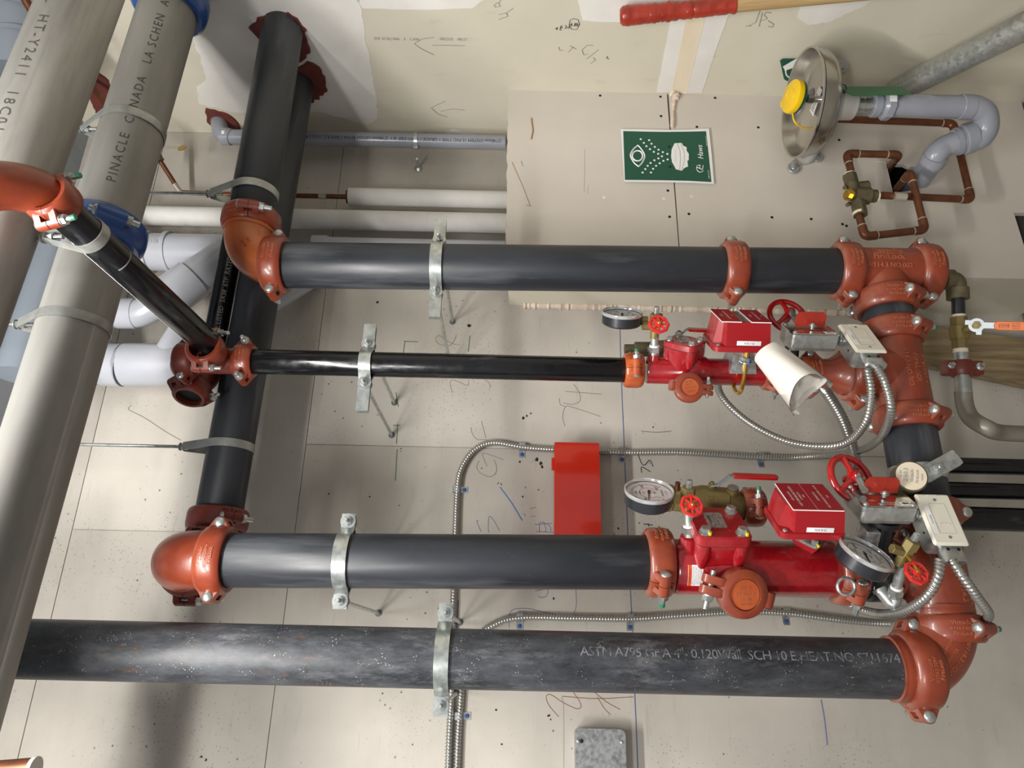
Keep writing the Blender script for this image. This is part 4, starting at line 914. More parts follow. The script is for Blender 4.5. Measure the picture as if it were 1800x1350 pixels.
part('mounting_plate', tf(prism(hull2([(-.0, .03, .02), (0, -.032, .012), (.02, 0, .014), (-.02, 0, .014)]), RB * 1.4, RB * 1.4 + .006, .001), T((.016, 0, 0))), 'steel_cap', fs2)
part('neck', tf(cyl(.019, RB * 1.4, .112, 24), T((.012, .004, 0))), 'steel_cap', fs2)
for yy in (.034, -.034): part('bolt', tf(join(hexa(.0075, RB * 1.4 + .006, RB * 1.4 + .017)), T((.016, yy, 0))), 'zinc', fs2)
part('paint_mark', tf(box(.004, .006, .006, .0005), T((.02, -.042, RB * 1.4 + .006))), 'yellow_mark', fs2)
ofs1 = o1 + DOWN * (s1(1288) - .002)
fs1 = flow_switch('smaller red flow switch box with two separate red plates, FS-1 EOL label', ofs1, .069, .070, 1., ([('FS-1', .8, .016), ('WET SPRINKLER VALVE', .9, .003), ('LEVEL 1', .9, -.010)], [('FS-1', .8, .016), ('WET SPRINKLER VALVE', .9, .003), ('LEVEL 1', .9, -.010)]), 'FS-1 EOL', True)
sd = prism([(-.032, -.045), (.032, -.045), (.026, .045), (-.026, .045)], .012, .07, top=[(-.022, -.03), (.022, -.03), (.018, .03), (-.018, .03)])
part('saddle', tf(sd, T((.012, 0, 0))), 'steel_cap', fs1, ang=25)
ub = [V((.016, -.041, .065)), V((.016, -.041, -.01)), V((.016, -.03, -.04)), V((.016, 0, -.05)), V((.016, .03, -.04)), V((.016, .041, -.01)), V((.016, .041, .06))]
part('u_bolt', tube(spline(ub, 6), .0052, 12), 'bright_brass', fs1); part('nut', tf(join(hexa(.0095, .042, .052), cyl(.013, .039, .042, 18)), T((.016, -.041, 0))), 'zinc', fs1)
part('paint_mark', tf(box(.003, .002, .02, .0003), T((.020, -.0505, .042))), 'blue_mark', fs1)

# ------------------------------------------------------------------ butterfly valves with supervisory switch boxes
def big_wheel(parent, o, n, R, to, mat='gloss_red'):
    m = MW[parent].inverted() @ rotframe(n, DOWN, o)
    w = part('handwheel', join(tf(torus(R, R * .15, 44, 12), MX.Identity(4)), lathe([(0, -.012), (R * .26, -.012), (R * .24, .022), (R * .2, .026), (0, .026)], 24)), mat, parent, m)
    for i in range(3):
        a = 2 * pi * i / 3 + pi / 2 + .2
        part('spoke', tube([V((cos(a) * R * q, sin(a) * R * q, h)) for q, h in ((.12, .006), (.4, .008), (.7, .004), (1., 0))], [R * .17, R * .14, R * .12, R * .15], 10), mat, w)
    part('stem', tube([V(o) + V(n).normalized() * .02, V(to)], .0075, 14), 'steel_cap', parent, world=True)
def switch_box(label, o, wx, wy, h, name='tamper_switch'):
    """cast box; o = middle of its lid"""
    t = thing(name, label, 'switch', dev(o), 'cast switch boxes with red flags')
    part('box', tf(join(prism(rrect(wx * .93, wy * .93, .008), -h, -h * .82, top=rrect(wx, wy, .008)), prism(rrect(wx, wy, .008), -h * .82, -.004)), MX.Identity(4)), 'galvanised', t)
    part('lid', prism(rrect(wx, wy, .006), -.0035, 0, .0008), 'dark_zinc' if 0 else 'chrome', t)
    for sx in (1, -1):
        for sy in (1, -1): part('screw', tf(dome(.0062, 0, .004, 14), T((sx * (wx / 2 - .008), sy * (wy / 2 - .008), 0))), 'zinc', t)
    f = part('flag', tf(prism([(-.034, 0), (.036, 0), (.036, .026), (.028, .036), (-.027, .036), (-.035, .026)][::1], -.0008, .0008), MX(((1, 0, 0, 0), (0, 0, 1, wy * .08), (0, 1, 0, .003), (0, 0, 0, 1)))), 'vinyl_red', t)
    part('flag_screw', tf(join(dome(.0058, 0, .005, 14), cyl(.009, -.0015, 0, 16), cyl(.0045, -.01, -.001, 10)), T((.0, -wy * .12, .012))), 'zinc', t)
    lb = part('arrow_label', tf(box(.021, .013, .0005, .0001), T((wx * .3, -wy * .36, .0005))), 'label_white', t)
    part('arrow', tf(([V(p) for p in ((-.007, 0, 0), (-.001, .0045, 0), (-.001, .002, 0), (.007, .002, 0), (.007, -.002, 0), (-.001, -.002, 0), (-.001, -.0045, 0))], [tuple(range(6, -1, -1))]), T((wx * .3, -wy * .36, .001))), 'ink', lb)
    part('lettering', join(*[tf(text(q, .0048), T((dx, -wy * .26 - .0065 * i, .0006))) for i, (q, dx) in enumerate((('OPEN', -.03), ('SUPERVISORY SWITCH', .012), ('DISCONNECT POWER', .012)))]), 'white_ink', t)
    return t
ts2o = P(1549, 871, 1.455); ts2 = switch_box('wet cast switch box with red flag beside the larger ivory cover plate', ts2o, .112, .088, .042)
bv2 = thing('butterfly_valve', 'black butterfly valve with red handwheel beside the wet cast switch box', 'valve', dev(V((x2, YR, P(1535, 1015, YR).z))))
part('body', tf(join(cyl(RB * 1.0, -.052, .052, 40), cyl(RB * 1.13, -.022, .022, 40, .004)), XM), 'black_iron', bv2)
part('neck', lathe([(.03, .04), (.024, .08), (.022, .115), (.03, .118), (.03, .128), (0, .128)], 24), 'black_iron', bv2); part('mounting_bracket', tf(box(.03, .045, .06, .002), T((-.034, -.012, .085))), 'steel_cap', bv2)
big_wheel(bv2, P(1496, 842, 1.50), V((.18, -.95, -.3)), .051, P(1520, 862, 1.45))
ts1o = P(1424, 578, 1.50); ts1 = switch_box('dry cast switch box with red flag touching the rolled white bag', ts1o, .108, .082, .042)
bv1 = thing('butterfly_valve', 'black butterfly valve with red handwheel behind the dry cast switch box', 'valve', dev(V((Ma.x, YM, P(1385, 655, YM).z))))
part('body', tf(join(cyl(RS * 1.05, -.05, .03, 32), cyl(RS * 1.3, -.02, .02, 32, .004)), XM), 'black_iron', bv1)
part('neck', lathe([(.022, .02), (.017, .05), (.017, .085), (0, .085)], 20), 'black_iron', bv1)
big_wheel(bv1, P(1384, 556, 1.60), V((.18, -.95, -.1)), .046, P(1405, 572, 1.54))
coupling('pinkish orange coupling between the larger red alarm valve and black butterfly valve', V((x2, YR, P(1482, 990, YR).z)), Z_, dv, letter=False)
rw = part('grip_ring', torus(.0165, .0035, 24, 8), 'steel_cap', bv2, MW[bv2].inverted() @ rotframe((-.25, -1, .1), DOWN, P(1487, 1031, YR - .09)))
coupling('orange coupling behind the galvanised elbow, joining black butterfly valve to header tee', V((x2, YR, P(1592, 1000, YR).z)), Z_, nY, letter=False)
coupling('small pinkish orange coupling behind the rolled white bag', V((Ma.x, YM, P(1356, 655, YM).z)), Z_, (.6, -.8, 0), 2, letter=False)
coupling('dark orange lettered coupling at the open end of the rolled white bag', V((Ma.x, YM, P(1424, 660, YM).z)), Z_, nY, 2, w=.052)
rd = solo('pipe_reducer', 'dusty cone-shaped orange reducer between rolled white bag and header tee', 'pipe fitting', lathe([(RS, -.03), (RS * 1.1, -.028), (RS * 1.15, 0), (RB * .95, .03), (RB * 1.05, .034), (RB * 1.05, .05), (RB * .9, .051)], 36), 'orange_paint', rotframe(-Z_, X_, V((Ma.x * .6 + xt2 * .4, YM * .6 + YR * .4, P(1452, 660, YM).z))))
coupling('orange coupling joining the cone-shaped reducer to the header tee', V((xt2, YR, P(1505, 662, YR).z)), Z_, nY, letter=False)

# ------------------------------------------------------------------ junction boxes with ivory covers
def junction(label, o, n, s, tagtxt, depth=.05, name='junction_box'):
    t = thing(name, label, 'electrical box', dev(o, n), 'ivory-covered electrical boxes'); a, b = .071 * s, .117 * s
    part('box', tf(prism(rrect(a * .8, b * .92, .012), -depth, -.006), T((-.004, .0, 0))), 'galvanised', t)
    part('knockout_holes', join(*[tf(cyl(.0028, -.0004, .0004, 10), T((-a * .4 - .0042, y, -depth * .5)) @ rotframe((-1, 0, 0))) for y in (-.02, .012)]), 'gasket_black', t)
    cp = part('cover_plate', prism(rrect(a, b, .0055, 3), -.006, 0, .0045), 'ivory_plastic', t, ang=20)
    part('insert_groove', join(*[tf(box(w, h, .0004, .0001), T((x, y, .0002))) for x, y, w, h in ((-.0165 * s, 0, .0008, .068 * s), (.0165 * s, 0, .0008, .068 * s), (0, .034 * s, .033 * s, .0008), (0, -.034 * s, .033 * s, .0008))]), 'ivory_groove', cp)
    for y in (.0425 * s, -.0425 * s):
        q = part('screw', tf(join(cyl(.0033, -.001, .0007, 14), tf(box(.005, .0008, .0003, .0001), T((0, 0, .0008)) @ MX.Rotation(.7, 4, 'Z'))), T((.0, y, 0))), 'steel_cap', cp)
    lb = part('tape_label', tf(box(.0095 * s, .062 * s, .0004, .0001), T((-.0225 * s, -.003, .0004))), 'label_white', cp)
    part('lettering', tf(text(tagtxt, .0055 * s), T((-.0225 * s, -.003, .0008)) @ MX.Rotation(pi / 2, 4, 'Z')), 'ink', lb)
    part('raised_lettering', join(tf(text('LEVITON', .0055, 'CENTER', .0005), T((0, -.013 * s, .0003))), tf(text('DECORA', .006, 'CENTER', .0005), T((0, .052 * s, .0003)))), 'ivory_plastic', cp)
    cm_ = T((.004, -b * .46, -depth * .5)) @ rotframe((0, -1, 0), (1, 0, 0))
    cn = part('cable_connector', prism(hull2([(-.012, 0, .012), (.014, 0, .012)]), 0, .032, .003), 'zinc', t, cm_)
    part('connector_screw', join(*[tf(cyl(.0034, .0118, .0126, 10), T((x, 0, .008)) @ rotframe((0, -1 if cm_.col[1].z < 0 else 1, 0), (1, 0, 0))) for x in (-.009, .012)]), 'gasket_black', cn)
    part('locknut', tf(join(cyl(.013, 0, .012, 20), hexa(.0165, .002, .006)), T((-a * .4 - .014, .02, -depth * .45)) @ rotframe((1, 0, 0))), 'zinc', t)
    return t
jb2o = P(1656, 911, 1.435); jb2 = junction('larger ivory-covered electrical box labelled ICS 8-02', jb2o, V((.33, -.94, 0)), 1., 'ICS 8-02')
jb1o = P(1516, 592, 1.475); jb1 = junction('smaller-looking ivory-covered electrical box near the dusty reducer labelled ICS 8-01', jb1o, V((.55, -.83, 0)), 1., 'ICS 8-01')

# ------------------------------------------------------------------ brass ball valves with levers
def lever_valve(label, path, rads, mat, stem, stem_n, lever, grip, gmat, txt, lw=.011, name='ball_valve', tdir=None):
    t = thing(name, label, 'valve', T(V(path[len(path) // 2])))
    pth, rr = [], []
    for (a, b), (ra, rb) in zip(zip(path, path[1:]), zip(rads, rads[1:])): pth += [a, b]; rr += [ra, rb]
    part('body', tube(path, rads, 24), mat, t, world=True)
    sn = V(stem_n).normalized(); m = rotframe(sn, None, stem)
    part('stem', tf(join(cyl(.011, -.02, .0, 18), hexa(.009, .0, .009), cyl(.0045, .009, .013, 10)), m), 'aged_brass', t, world=True)
    def bar(pts, w, th):
        out = []
        for a, b in zip(pts, pts[1:]):
            d = (V(b) - V(a)); k = rotframe(d, sn, a); out.append(tf(box(th, w, d.length + .002, .0008), k @ T((0, 0, d.length / 2))))
        return join(*out)
    part('lever', bar(lever, lw, .0028), 'lever_steel', t, world=True)
    a, b = V(grip[0]), V(grip[1]); d = b - a; k = rotframe(d, sn, a); L = d.length; w = lw * .72
    g = tf(prism([(0, -w)] + [(L - w + w * cos(q), w * sin(q)) for q in (-pi / 2, -1.0, -.5, 0, .5, 1.0, pi / 2)] + [(0, w)], -.0035, .0035, .0015), MX(((0, 0, 1, 0), (0, 1, 0, 0), (1, 0, 0, 0), (0, 0, 0, 1))))
    gp_ = part('grip', tf(flip(g), k), gmat, t, world=True)
    for q, f, u, v_ in txt:
        x_ = d.normalized(); y_ = sn.cross(x_); mm = MX.Identity(4)
        for i, ax in enumerate((x_, y_, sn)):
            for j in range(3): mm[j][i] = ax[j]
        mm.translation = a + x_ * u + y_ * v_ + sn * .0042
        part('lettering', tf(text(q, f), MW[gp_].inverted() @ mm), 'ink' if gmat == 'lever_orange' else 'print_grey', gp_)
    return t
yb_ = 1.60
bp = [P(x, y, yb_) for x, y in ((1150, 872), (1166, 874), (1168, 874), (1180, 876), (1182, 876), (1205, 879), (1232, 878), (1275, 884), (1278, 884), (1300, 890), (1326, 893))]
bv = lever_valve('brass drain valve with long red lever beside the larger red alarm valve', bp, [.026, .026, .031, .031, .028, .028, .033, .035, .031, .031, .028], 'aged_brass', P(1251, 856, yb_ - .02), dv, [P(1250, 853, yb_ - .03), P(1262, 852, yb_ - .035), P(1283, 836, yb_ - .05), P(1294, 836, yb_ - .05)], (P(1289, 836, yb_ - .05), P(1368, 839, yb_ - .05)), 'gloss_red', [], .013)
part('cap', tf(join(cyl(.0135, -.02, .012, 20), cyl(.012, .012, .016, 20, .001)), rotframe(dv, None, P(1287, 868, yb_ - .02))), 'aged_brass', bv, world=True); part('cap_disc', tf(cyl(.0125, .016, .018, 20), rotframe(dv, None, P(1287, 868, yb_ - .02))), 'steel_cap', bv, world=True)
part('side_nipple', tf(cyl(.006, -.02, .02, 12), rotframe(dv, None, P(1190, 862, yb_ - .02))), 'copper', bv, world=True)
part('raised_lettering', tf(text('UTA', .013, 'CENTER', .0008), rotframe(V((.1, -1, 0)), DOWN, P(1251, 878, yb_ - .0375))), 'brass', bv, world=True)
coupling('rust red coupling on the red-lever brass valve', P(1322, 892, 1.585), Z_, (-1, .2, 0), 2, mat='orange_paint', lang=-pi / 2, green=True)
bp = [P(x, y, 1.64) for x, y in ((1098, 614), (1114, 614), (1116, 614), (1140, 614), (1150, 614), (1180, 612), (1235, 616))]
lever_valve('bronze drain valve behind the smaller red alarm valve', bp, [.013, .013, .019, .019, .022, .022, .022], 'bronze', P(1193, 590, 1.60), dv, [P(1192, 585, 1.60), P(1200, 585, 1.60), P(1206, 580, 1.595), P(1212, 578, 1.595)], (P(1210, 579, 1.595), P(1246, 581, 1.595)), 'gloss_red', [], .012)
# ------------------------------------------------------------------ eyewash and its plumbing
ec = P(1411, 182, 1.6); Rb = .1445
ew = thing('eyewash_station', 'stainless eyewash bowl with yellow dust cap and green spray head', 'eyewash', T(ec))
part('bowl', lathe([(Rb, -.002), (Rb + .0045, .0), (Rb + .004, .004), (Rb - .001, .0045), (Rb - .003, .001), (Rb - .006, -.03), (Rb - .022, -.052), (.04, -.066), (.028, -.07), (0, -.07), (0, -.073), (.03, -.073), (.045, -.069), (Rb - .02, -.056), (Rb - .002, -.034), (Rb, -.004)], 72), 'stainless', ew, ang=45)
part('strainer_nut', cyl(.03, -.073, -.068, 24), 'chrome', ew)
part('riser', join(cyl(.0095, -.07, -.02, 18), hexa(.013, -.03, -.012)), 'chrome', ew, T((.005, -.012, .005)))
hd = T((.008, -.014, .018)) @ MX.Rotation(.22, 4, 'X')
sh_ = part('spray_head', lathe([(0, -.03), (.011, -.028), (.011, -.016), (.03, -.012), (.044, 0), (.0455, .01), (.04, .016), (0, .017)], 40), 'green_plastic', ew, hd)
cap_ = part('dust_cap', tf(lathe([(.046, .008), (.047, .014), (.045, .022), (.040, .0245), (0, .026)], 40), MX.Identity(4)), 'yellow_plastic', ew, hd)
part('finger_tab', tf(box(.02, .018, .016, .002), T((.012, .043, .014))), 'yellow_plastic', ew, hd)
part('cap_embossing', tf(join(torus(.02, .0014, 30, 6), box(.03, .003, .002, .0005), box(.003, .02, .002, .0005)), T((0, 0, .0255))), 'yellow_plastic', ew, hd)
part('cap_strap', tube(spline([P(1393, 200, 1.57), P(1397, 214, 1.565), P(1410, 224, 1.585), P(1428, 225, 1.60)], 8), .0024, 8), 'yellow_plastic', ew, world=True)
part('instruction_sticker', tf(prism(rrect(.05, .075, .002, 2), 0, .0006), T((.045, .035, -.0575)) @ MX.Rotation(.12, 4, 'Y') @ MX.Rotation(.5, 4, 'Z')), 'label_white', ew)
part('lettering', join(*[tf(box(.036 - .006 * (i % 3), .003, .0003, .0001), T((.045, .035, -.0566)) @ MX.Rotation(.12, 4, 'Y') @ MX.Rotation(.5, 4, 'Z') @ T((0, .028 - .007 * i, 0))) for i in range(7)]), 'print_grey', ew)
zc = lambda x, y=188: P(x, y, 1.6).z - ec.z
part('hub', lathe([(0, -.072), (.044, -.072), (.042, zc(1499)), (.036, zc(1500) - .004), (0, zc(1500) - .004)], 32), 'frosted_nylon', ew)
part('tailpiece', join(cyl(.0215, zc(1534), zc(1496), 28), torus(.0215, .002, 28, 8)), 'chrome', ew) if 0 else part('tailpiece', join(cyl(.0215, zc(1534), zc(1496), 28), lathe([(.0215, zc(1517)), (.0232, zc(1516)), (.0215, zc(1515))], 28)), 'zinc', ew)
br = part('bracket', join(tube(fillet([V((-.03, .165, -.035)), V((-.105, .12, -.05)), V((-.08, .04, -.06))], .03, 5), .014, 12), tube(fillet([V((.03, .165, -.035)), V((.12, .12, -.06)), V((.08, .04, -.06))], .03, 5), .014, 12)), 'bracket_grey', ew)
def wall_pt(x, y): return MW[ew].inverted() @ P(x, y, YB - .002)
for ln in ([(1394, 297), (1398, 287), (1418, 283), (1436, 277)],):
    q = [wall_pt(*p) for p in ln]
    part('bracket_foot', join(tube(spline(q, 5), .0125, 12), *[tf(cyl(.019, -.002, .007, 24, .002), T(p) @ rotframe(nf)) for p in (q[0], q[-1])]), 'bracket_grey', ew)
    for p in (q[0], q[-1]): part('screw', tf(dome(.0075, .007, .004, 14), T(p) @ rotframe(nf)), 'steel_cap', ew)
part('bracket_arm', tube([wall_pt(1412, 284), wall_pt(1440, 262) + V((0, -.07, 0)), wall_pt(1452, 225) + V((0, -.09, 0))], .013, 12), 'bracket_grey', ew)
part('bracket_bolt', tf(join(cyl(.021, -.03, .004, 24, .003), hexa(.011, .004, .009)), rotframe((-.4, -1, 0), None, P(1479, 117, 1.62))), 'bracket_grey', ew, world=True); part('bracket_arm', tube([P(1479, 117, 1.63), P(1474, 135, 1.66), P(1455, 150, 1.66)], .012, 12), 'bracket_grey', ew, world=True)
tg = thing('inspection_tag', 'long narrow green tag tied to the eyewash bowl', 'tag', T(P(1490, 155, 1.56)))
q = [P(x, y, Y) for x, y, Y in ((1477, 152, 1.56), (1487, 152, 1.56), (1585, 152, 1.58), (1606, 166, 1.55), (1500, 168, 1.53), (1490, 164, 1.535))]
nt = (q[2] - q[1]).cross(q[4] - q[1]).normalized()
part('card', (q + [p + nt * .0012 for p in q], [tuple(range(5, -1, -1)), tuple(range(6, 12))] + [(i, (i + 1) % 6, 6 + (i + 1) % 6, 6 + i) for i in range(6)]), 'tag_green', tg, world=True)
part('cable_tie', tube([P(1478 + 7 * cos(a) + 3, 156 + 7.5 * sin(a), 1.548) for a in [i * pi / 9 for i in range(19)]], .0012, 8), 'gasket_black', tg, world=True)
gs = thing('wall_sign', 'small green sign half hidden behind the eyewash bowl', 'sign', T(PX(1390, 122, XR - .004)))
q = [PX(x, y, XR - .0035) for x, y in ((1371, 106), (1376, 103), (1462, 103), (1455, 141), (1383, 141), (1378, 138))]
patch('panel', q, nx, .003, 'sign_green', gs); patch('spray_symbol', [PX(x, y, XR - .007) for x, y in ((1376, 117), (1400, 103), (1440, 103), (1380, 124))], nx, .0005, 'sign_white', gs)
part('bowl_symbol', tube(spline([PX(x, y, XR - .0075) for x, y in ((1381, 123), (1383, 132), (1390, 137), (1400, 138))], 6), .0025, 6), 'sign_white', gs, world=True)
# grey plastic drain with trap
dr = thing('trap_drain', 'grey plastic drain pipe with trap fitted to the eyewash bowl', 'drain pipe', T(P(1620, 188, 1.6)))
ax = lambda x: V((ec.x, 1.6, P(x, 188, 1.6).z)); up_ = rotframe(Z_)
L_ = lambda a, b, r, m, nm, r2=None, n=28, **k: part(nm, tube([a, b], [r, r2 or r], n), m, dr, world=True, **k)
part('slip_nut', tf(join(cyl(.034, 0, .024, 10, .003), cyl(.029, -.012, 0, 24)), T(ax(1546)) @ up_), 'grey_pvc', dr, world=True)
part('coupling_nut', tf(lathe([(0, 0), (.034, 0), (.041, .008), (.041, .026), (.034, .034), (0, .034)], 8), T(ax(1570)) @ up_), 'grey_pvc', dr, world=True)
part('size_sticker', tf(box(.018, .001, .02, .0003), T(ax(1560) + V((-.012, -.040, .004))) @ MX.Rotation(-.3, 4, 'Z')), 'label_white', dr, world=True)
L_(ax(1700), ax(1560), .0315, 'grey_pvc', 'straight_pipe')
part('socket', tf(cyl(.0345, 0, .034, 32, .001), T(ax(1707)) @ up_), 'grey_pvc', dr, world=True)
ta = ax(1700); tb_ = P(1706, 243, 1.66)
part('trap_bend', tube(spline([ta, ta + V((0, .0, -.02)), P(1730, 200, 1.61), P(1733, 225, 1.635), P(1722, 243, 1.655), tb_ + V((0, 0, -.004)), tb_ + V((-.004, .004, .03))], 8), .0325, 28), 'grey_pvc', dr, world=True)
u_ = (P(1672, 254, 1.675) - P(1710, 243, 1.66)).normalized()
part('union_nut', tf(join(cyl(.044, 0, .034, 10, .003), cyl(.039, .034, .04, 28), cyl(.04, .043, .048, 28), cyl(.037, .04, .056, 28)), rotframe(u_, None, P(1713, 240, 1.66))), 'grey_pvc', dr, world=True)
hw = [P(1690, 248, 1.668), P(1662, 257, 1.685), P(1645, 272, 1.70), P(1632, 293, 1.74), P(1600, 340, 1.86)]
part('tail_pipe', tube(spline(hw, 9), .0315, 28), 'grey_pvc', dr, world=True)
part('socket', tube([P(1645, 274, 1.70), P(1637, 287, 1.725)], .035, 28), 'grey_pvc', dr, world=True)
# copper
cu = thing('copper_pipework', 'copper water pipe loop with bronze mixing valve beside the wall cut-out', 'pipework', T(P(1515, 342, 1.70)))
def cop(pts, nm='pipe', r=.0105): 
    ps = fillet(pts, .026, 7); part(nm, tube(ps, r, 16), 'copper', cu, world=True)
    for a, b, c in zip(pts, pts[1:], pts[2:]):
        for w in (a, c):
            d = (V(w) - V(b)); 
            if d.length < .07: continue
            d.normalize(); p = V(b) + d * .034
            part('soldered_joint', tf(cyl(r * 1.12, -.002, .002, 16), rotframe(d, None, p)), 'solder', cu, world=True)
        part('elbow', tube(fillet([V(b) + (V(a) - V(b)).normalized() * .033, b, V(b) + (V(c) - V(b)).normalized() * .033], .026, 7), r * 1.17, 16), 'copper', cu, world=True)
Yc = 1.70
cop([P(1460, 209, 1.735), P(1675, 217, 1.745), P(1707, 351, 1.735), P(1540, 343, Yc)])
cop([P(1499, 315, Yc), P(1488, 270, Yc), P(1580, 272, Yc), P(1560, 300, YB + .03)])
cop([P(1510, 378, Yc), P(1520, 416, Yc), P(1626, 404, Yc), P(1600, 303, Yc), P(1560, 350, YB + .06)])
tq = lambda a, b, r, nm, m='bronze', n=18: part(nm, tube([P(*a, Yc), P(*b, Yc)], r, n), m, cu, world=True)
tq((1494, 311), (1511, 366), .0165, 'valve_body'); tq((1493, 308), (1497, 322), .0195, 'union', n=8); tq((1508, 358), (1513, 379), .0195, 'union', n=8)
tq((1506, 331), (1525, 329), .0185, 'valve_port'); tq((1500, 343), (1528, 345), .024, 'valve_bonnet'); tq((1526, 344), (1540, 345), .0185, 'valve_outlet', n=8)
tq((1539, 345), (1543, 345), .0165, 'thread_tape', 'pipe_dope'); tq((1493, 306), (1494, 310), .0165, 'thread_tape', 'pipe_dope'); tq((1510, 373), (1511, 377), .018, 'thread_tape', 'pipe_dope')
part('adjusting_cap', tf(join(cyl(.0165, 0, .008, 20), hexa(.011, .008, .02, .002)), rotframe((-.25, -.55, .8), None, P(1494, 343, Yc - .015))), 'bright_brass', cu, world=True)
for p in ((1488, 328), (1493, 358)): part('lug', tf(cyl(.006, 0, .012, 10), rotframe((-.6, -.3, .7), None, P(*p, Yc))), 'bronze', cu, world=True)
tq((1572, 345), (1592, 347), .0125, 'repair_sleeve', 'solder')
# diagonal galvanised pipe
ga, gb = CAMPOS + ray(1572, 162) * 2.18, CAMPOS + ray(1880, 6) * 1.72
solo('galvanised_pipe', 'slanted galvanised steel pipe against the drywall beside the eyewash drain', 'pipe', lathe([(0, 0), (.0365, 0), (.0365, (gb - ga).length), (0, (gb - ga).length)], 40), 'galvanised', rotframe(gb - ga, None, ga))

# ------------------------------------------------------------------ eyewash sign
YS = YB - .005
sgn = thing('eyewash_sign', 'green and white eyewash sign taped over the drywall seam', 'sign', T(P(1172, 275, YS)))
SC_ = lambda x, y: P(860 + x / 3.993, 130 + y / 3.993, YS - .0032)
def plate(name, pts, thick, mat, lift=0):
    q = [p + nf * lift for p in pts]; return patch(name, q, nf, thick, mat, sgn)
plate('panel', [P(x, y, YS) for x, y in ((1091, 227.5), (1130, 228), (1172, 229), (1210, 228.5), (1246, 226.5), (1251, 275), (1255, 323.5), (1214, 321.5), (1172, 320.5), (1135, 320), (1097.5, 319.5), (1094, 275))], .002, 'sign_white')
plate('green_field', [P(x, y, YS - .0022) for x, y in ((1095.5, 230.5), (1135, 231.5), (1172, 232), (1210, 231.5), (1241, 230.8), (1246, 275), (1250.5, 320), (1210, 317.8), (1172, 317), (1135, 316.5), (1098.5, 316.2), (1097, 275))], .0003, 'sign_green')
dots = [(1063, 458), (1085, 484), (1103, 507), (1128, 528), (1155, 547), (1186, 561), (1212, 578), (1122, 465), (1139, 490), (1162, 512), (1188, 532), (1218, 549), (1250, 562), (1252, 600), (1222, 610), (1196, 627), (1171, 645), (1150, 666), (1135, 692), (1187, 593), (1159, 606), (1132, 625), (1112, 645), (1095, 668), (1076, 692)]
dm = mesh('spray_drop', lathe([(.0034, 0), (.0034, .0003), (0, .0003)], 12), 'sign_white')
for d in dots: part('spray_drop', dm, None, sgn, MW[sgn].inverted() @ T(SC_(*d)) @ rotframe(nf))
eye = [(1043, 500), (1070, 530), (1092, 575), (1075, 620), (1048, 650), (1015, 620), (992, 572), (1010, 530)]
part('eye_symbol', join(tube(spline([SC_(*p) for p in eye[0:5]], 5), .0022, 4), tube(spline([SC_(*p) for p in eye[4:] + eye[:1]], 5), .0022, 4), tube([SC_(1041 + 36 * cos(a), 574 + 36 * sin(a)) for a in [i * pi / 12 for i in range(25)]], .0025, 4)), 'sign_white', sgn, world=True)
hd_ = [(1300, 487), (1350, 485), (1362, 505), (1385, 515), (1385, 540), (1400, 560), (1400, 605), (1390, 610), (1395, 650), (1370, 660), (1352, 680), (1310, 670), (1295, 640), (1283, 620), (1276, 580), (1280, 530)]
part('spray_head_symbol', join((lambda q: (q + [p + nf * .0004 for p in q], [tuple(range(15, -1, -1))[::-1], tuple(range(31, 15, -1))]))([SC_(*p) + nf * .0002 for p in hd_])), 'sign_white', sgn, world=True, ang=5)
part('symbol_lines', join(*[tube([SC_(*p) + nf * .0008 for p in l], .0005, 4) for l in ([(1320, 490), (1338, 540), (1342, 600), (1336, 672)], [(1345, 492), (1368, 545), (1370, 610), (1352, 675)])], *[tf(lathe([(.0009, 0), (0, .0001)], 8), T(SC_(1303 + 9 * (k % 2) + 0, 535 + 14 * (k // 2)) + nf * .0009) @ rotframe(nf)) for k in range(14)]), 'sign_green', sgn, world=True)
SM = lambda x, y: MX(((1, 0, 0, 0), (0, 0, -1, 0), (0, 1, 0, 0), (0, 0, 0, 1))).to_4x4() if 0 else T(SC_(x, y)) @ rotframe(nf, X_)
sm2 = MW[sgn].inverted() @ SM(1482, 546) @ MX.Rotation(.0, 4, 'Z')
part('lettering', tf(text('Haws', .0235, 'CENTER', .0002), SM(1482, 545) @ MX(((1, .25, 0, 0), (0, 1, 0, 0), (0, 0, 1, 0), (0, 0, 0, 1)))), 'sign_white', sgn, world=True)
part('logo_mark', join(*[tube(spline([SC_(*p) for p in l], 5), .0012, 4) for l in ([(1455, 668), (1460, 645), (1480, 640), (1478, 662), (1497, 668), (1500, 650), (1502, 640)], [(1458, 672), (1470, 686), (1490, 688), (1502, 676)], [(1478, 662), (1456, 655)])]), 'sign_white', sgn, world=True)
part('lettering', tf(text('www.hawsco.com', .0052, 'CENTER'), SM(1523, 470)), 'sign_white', sgn, world=True); part('lettering', tf(text('1-888-640-4297', .0052, 'CENTER'), SM(1541, 706)), 'sign_white', sgn, world=True)
for p in ((1262, 510), (1269, 650)): part('screw', tf(dome(.0038, 0, .002, 12), T(SC_(*p)) @ rotframe(nf)), 'gasket_black', sgn, world=True)

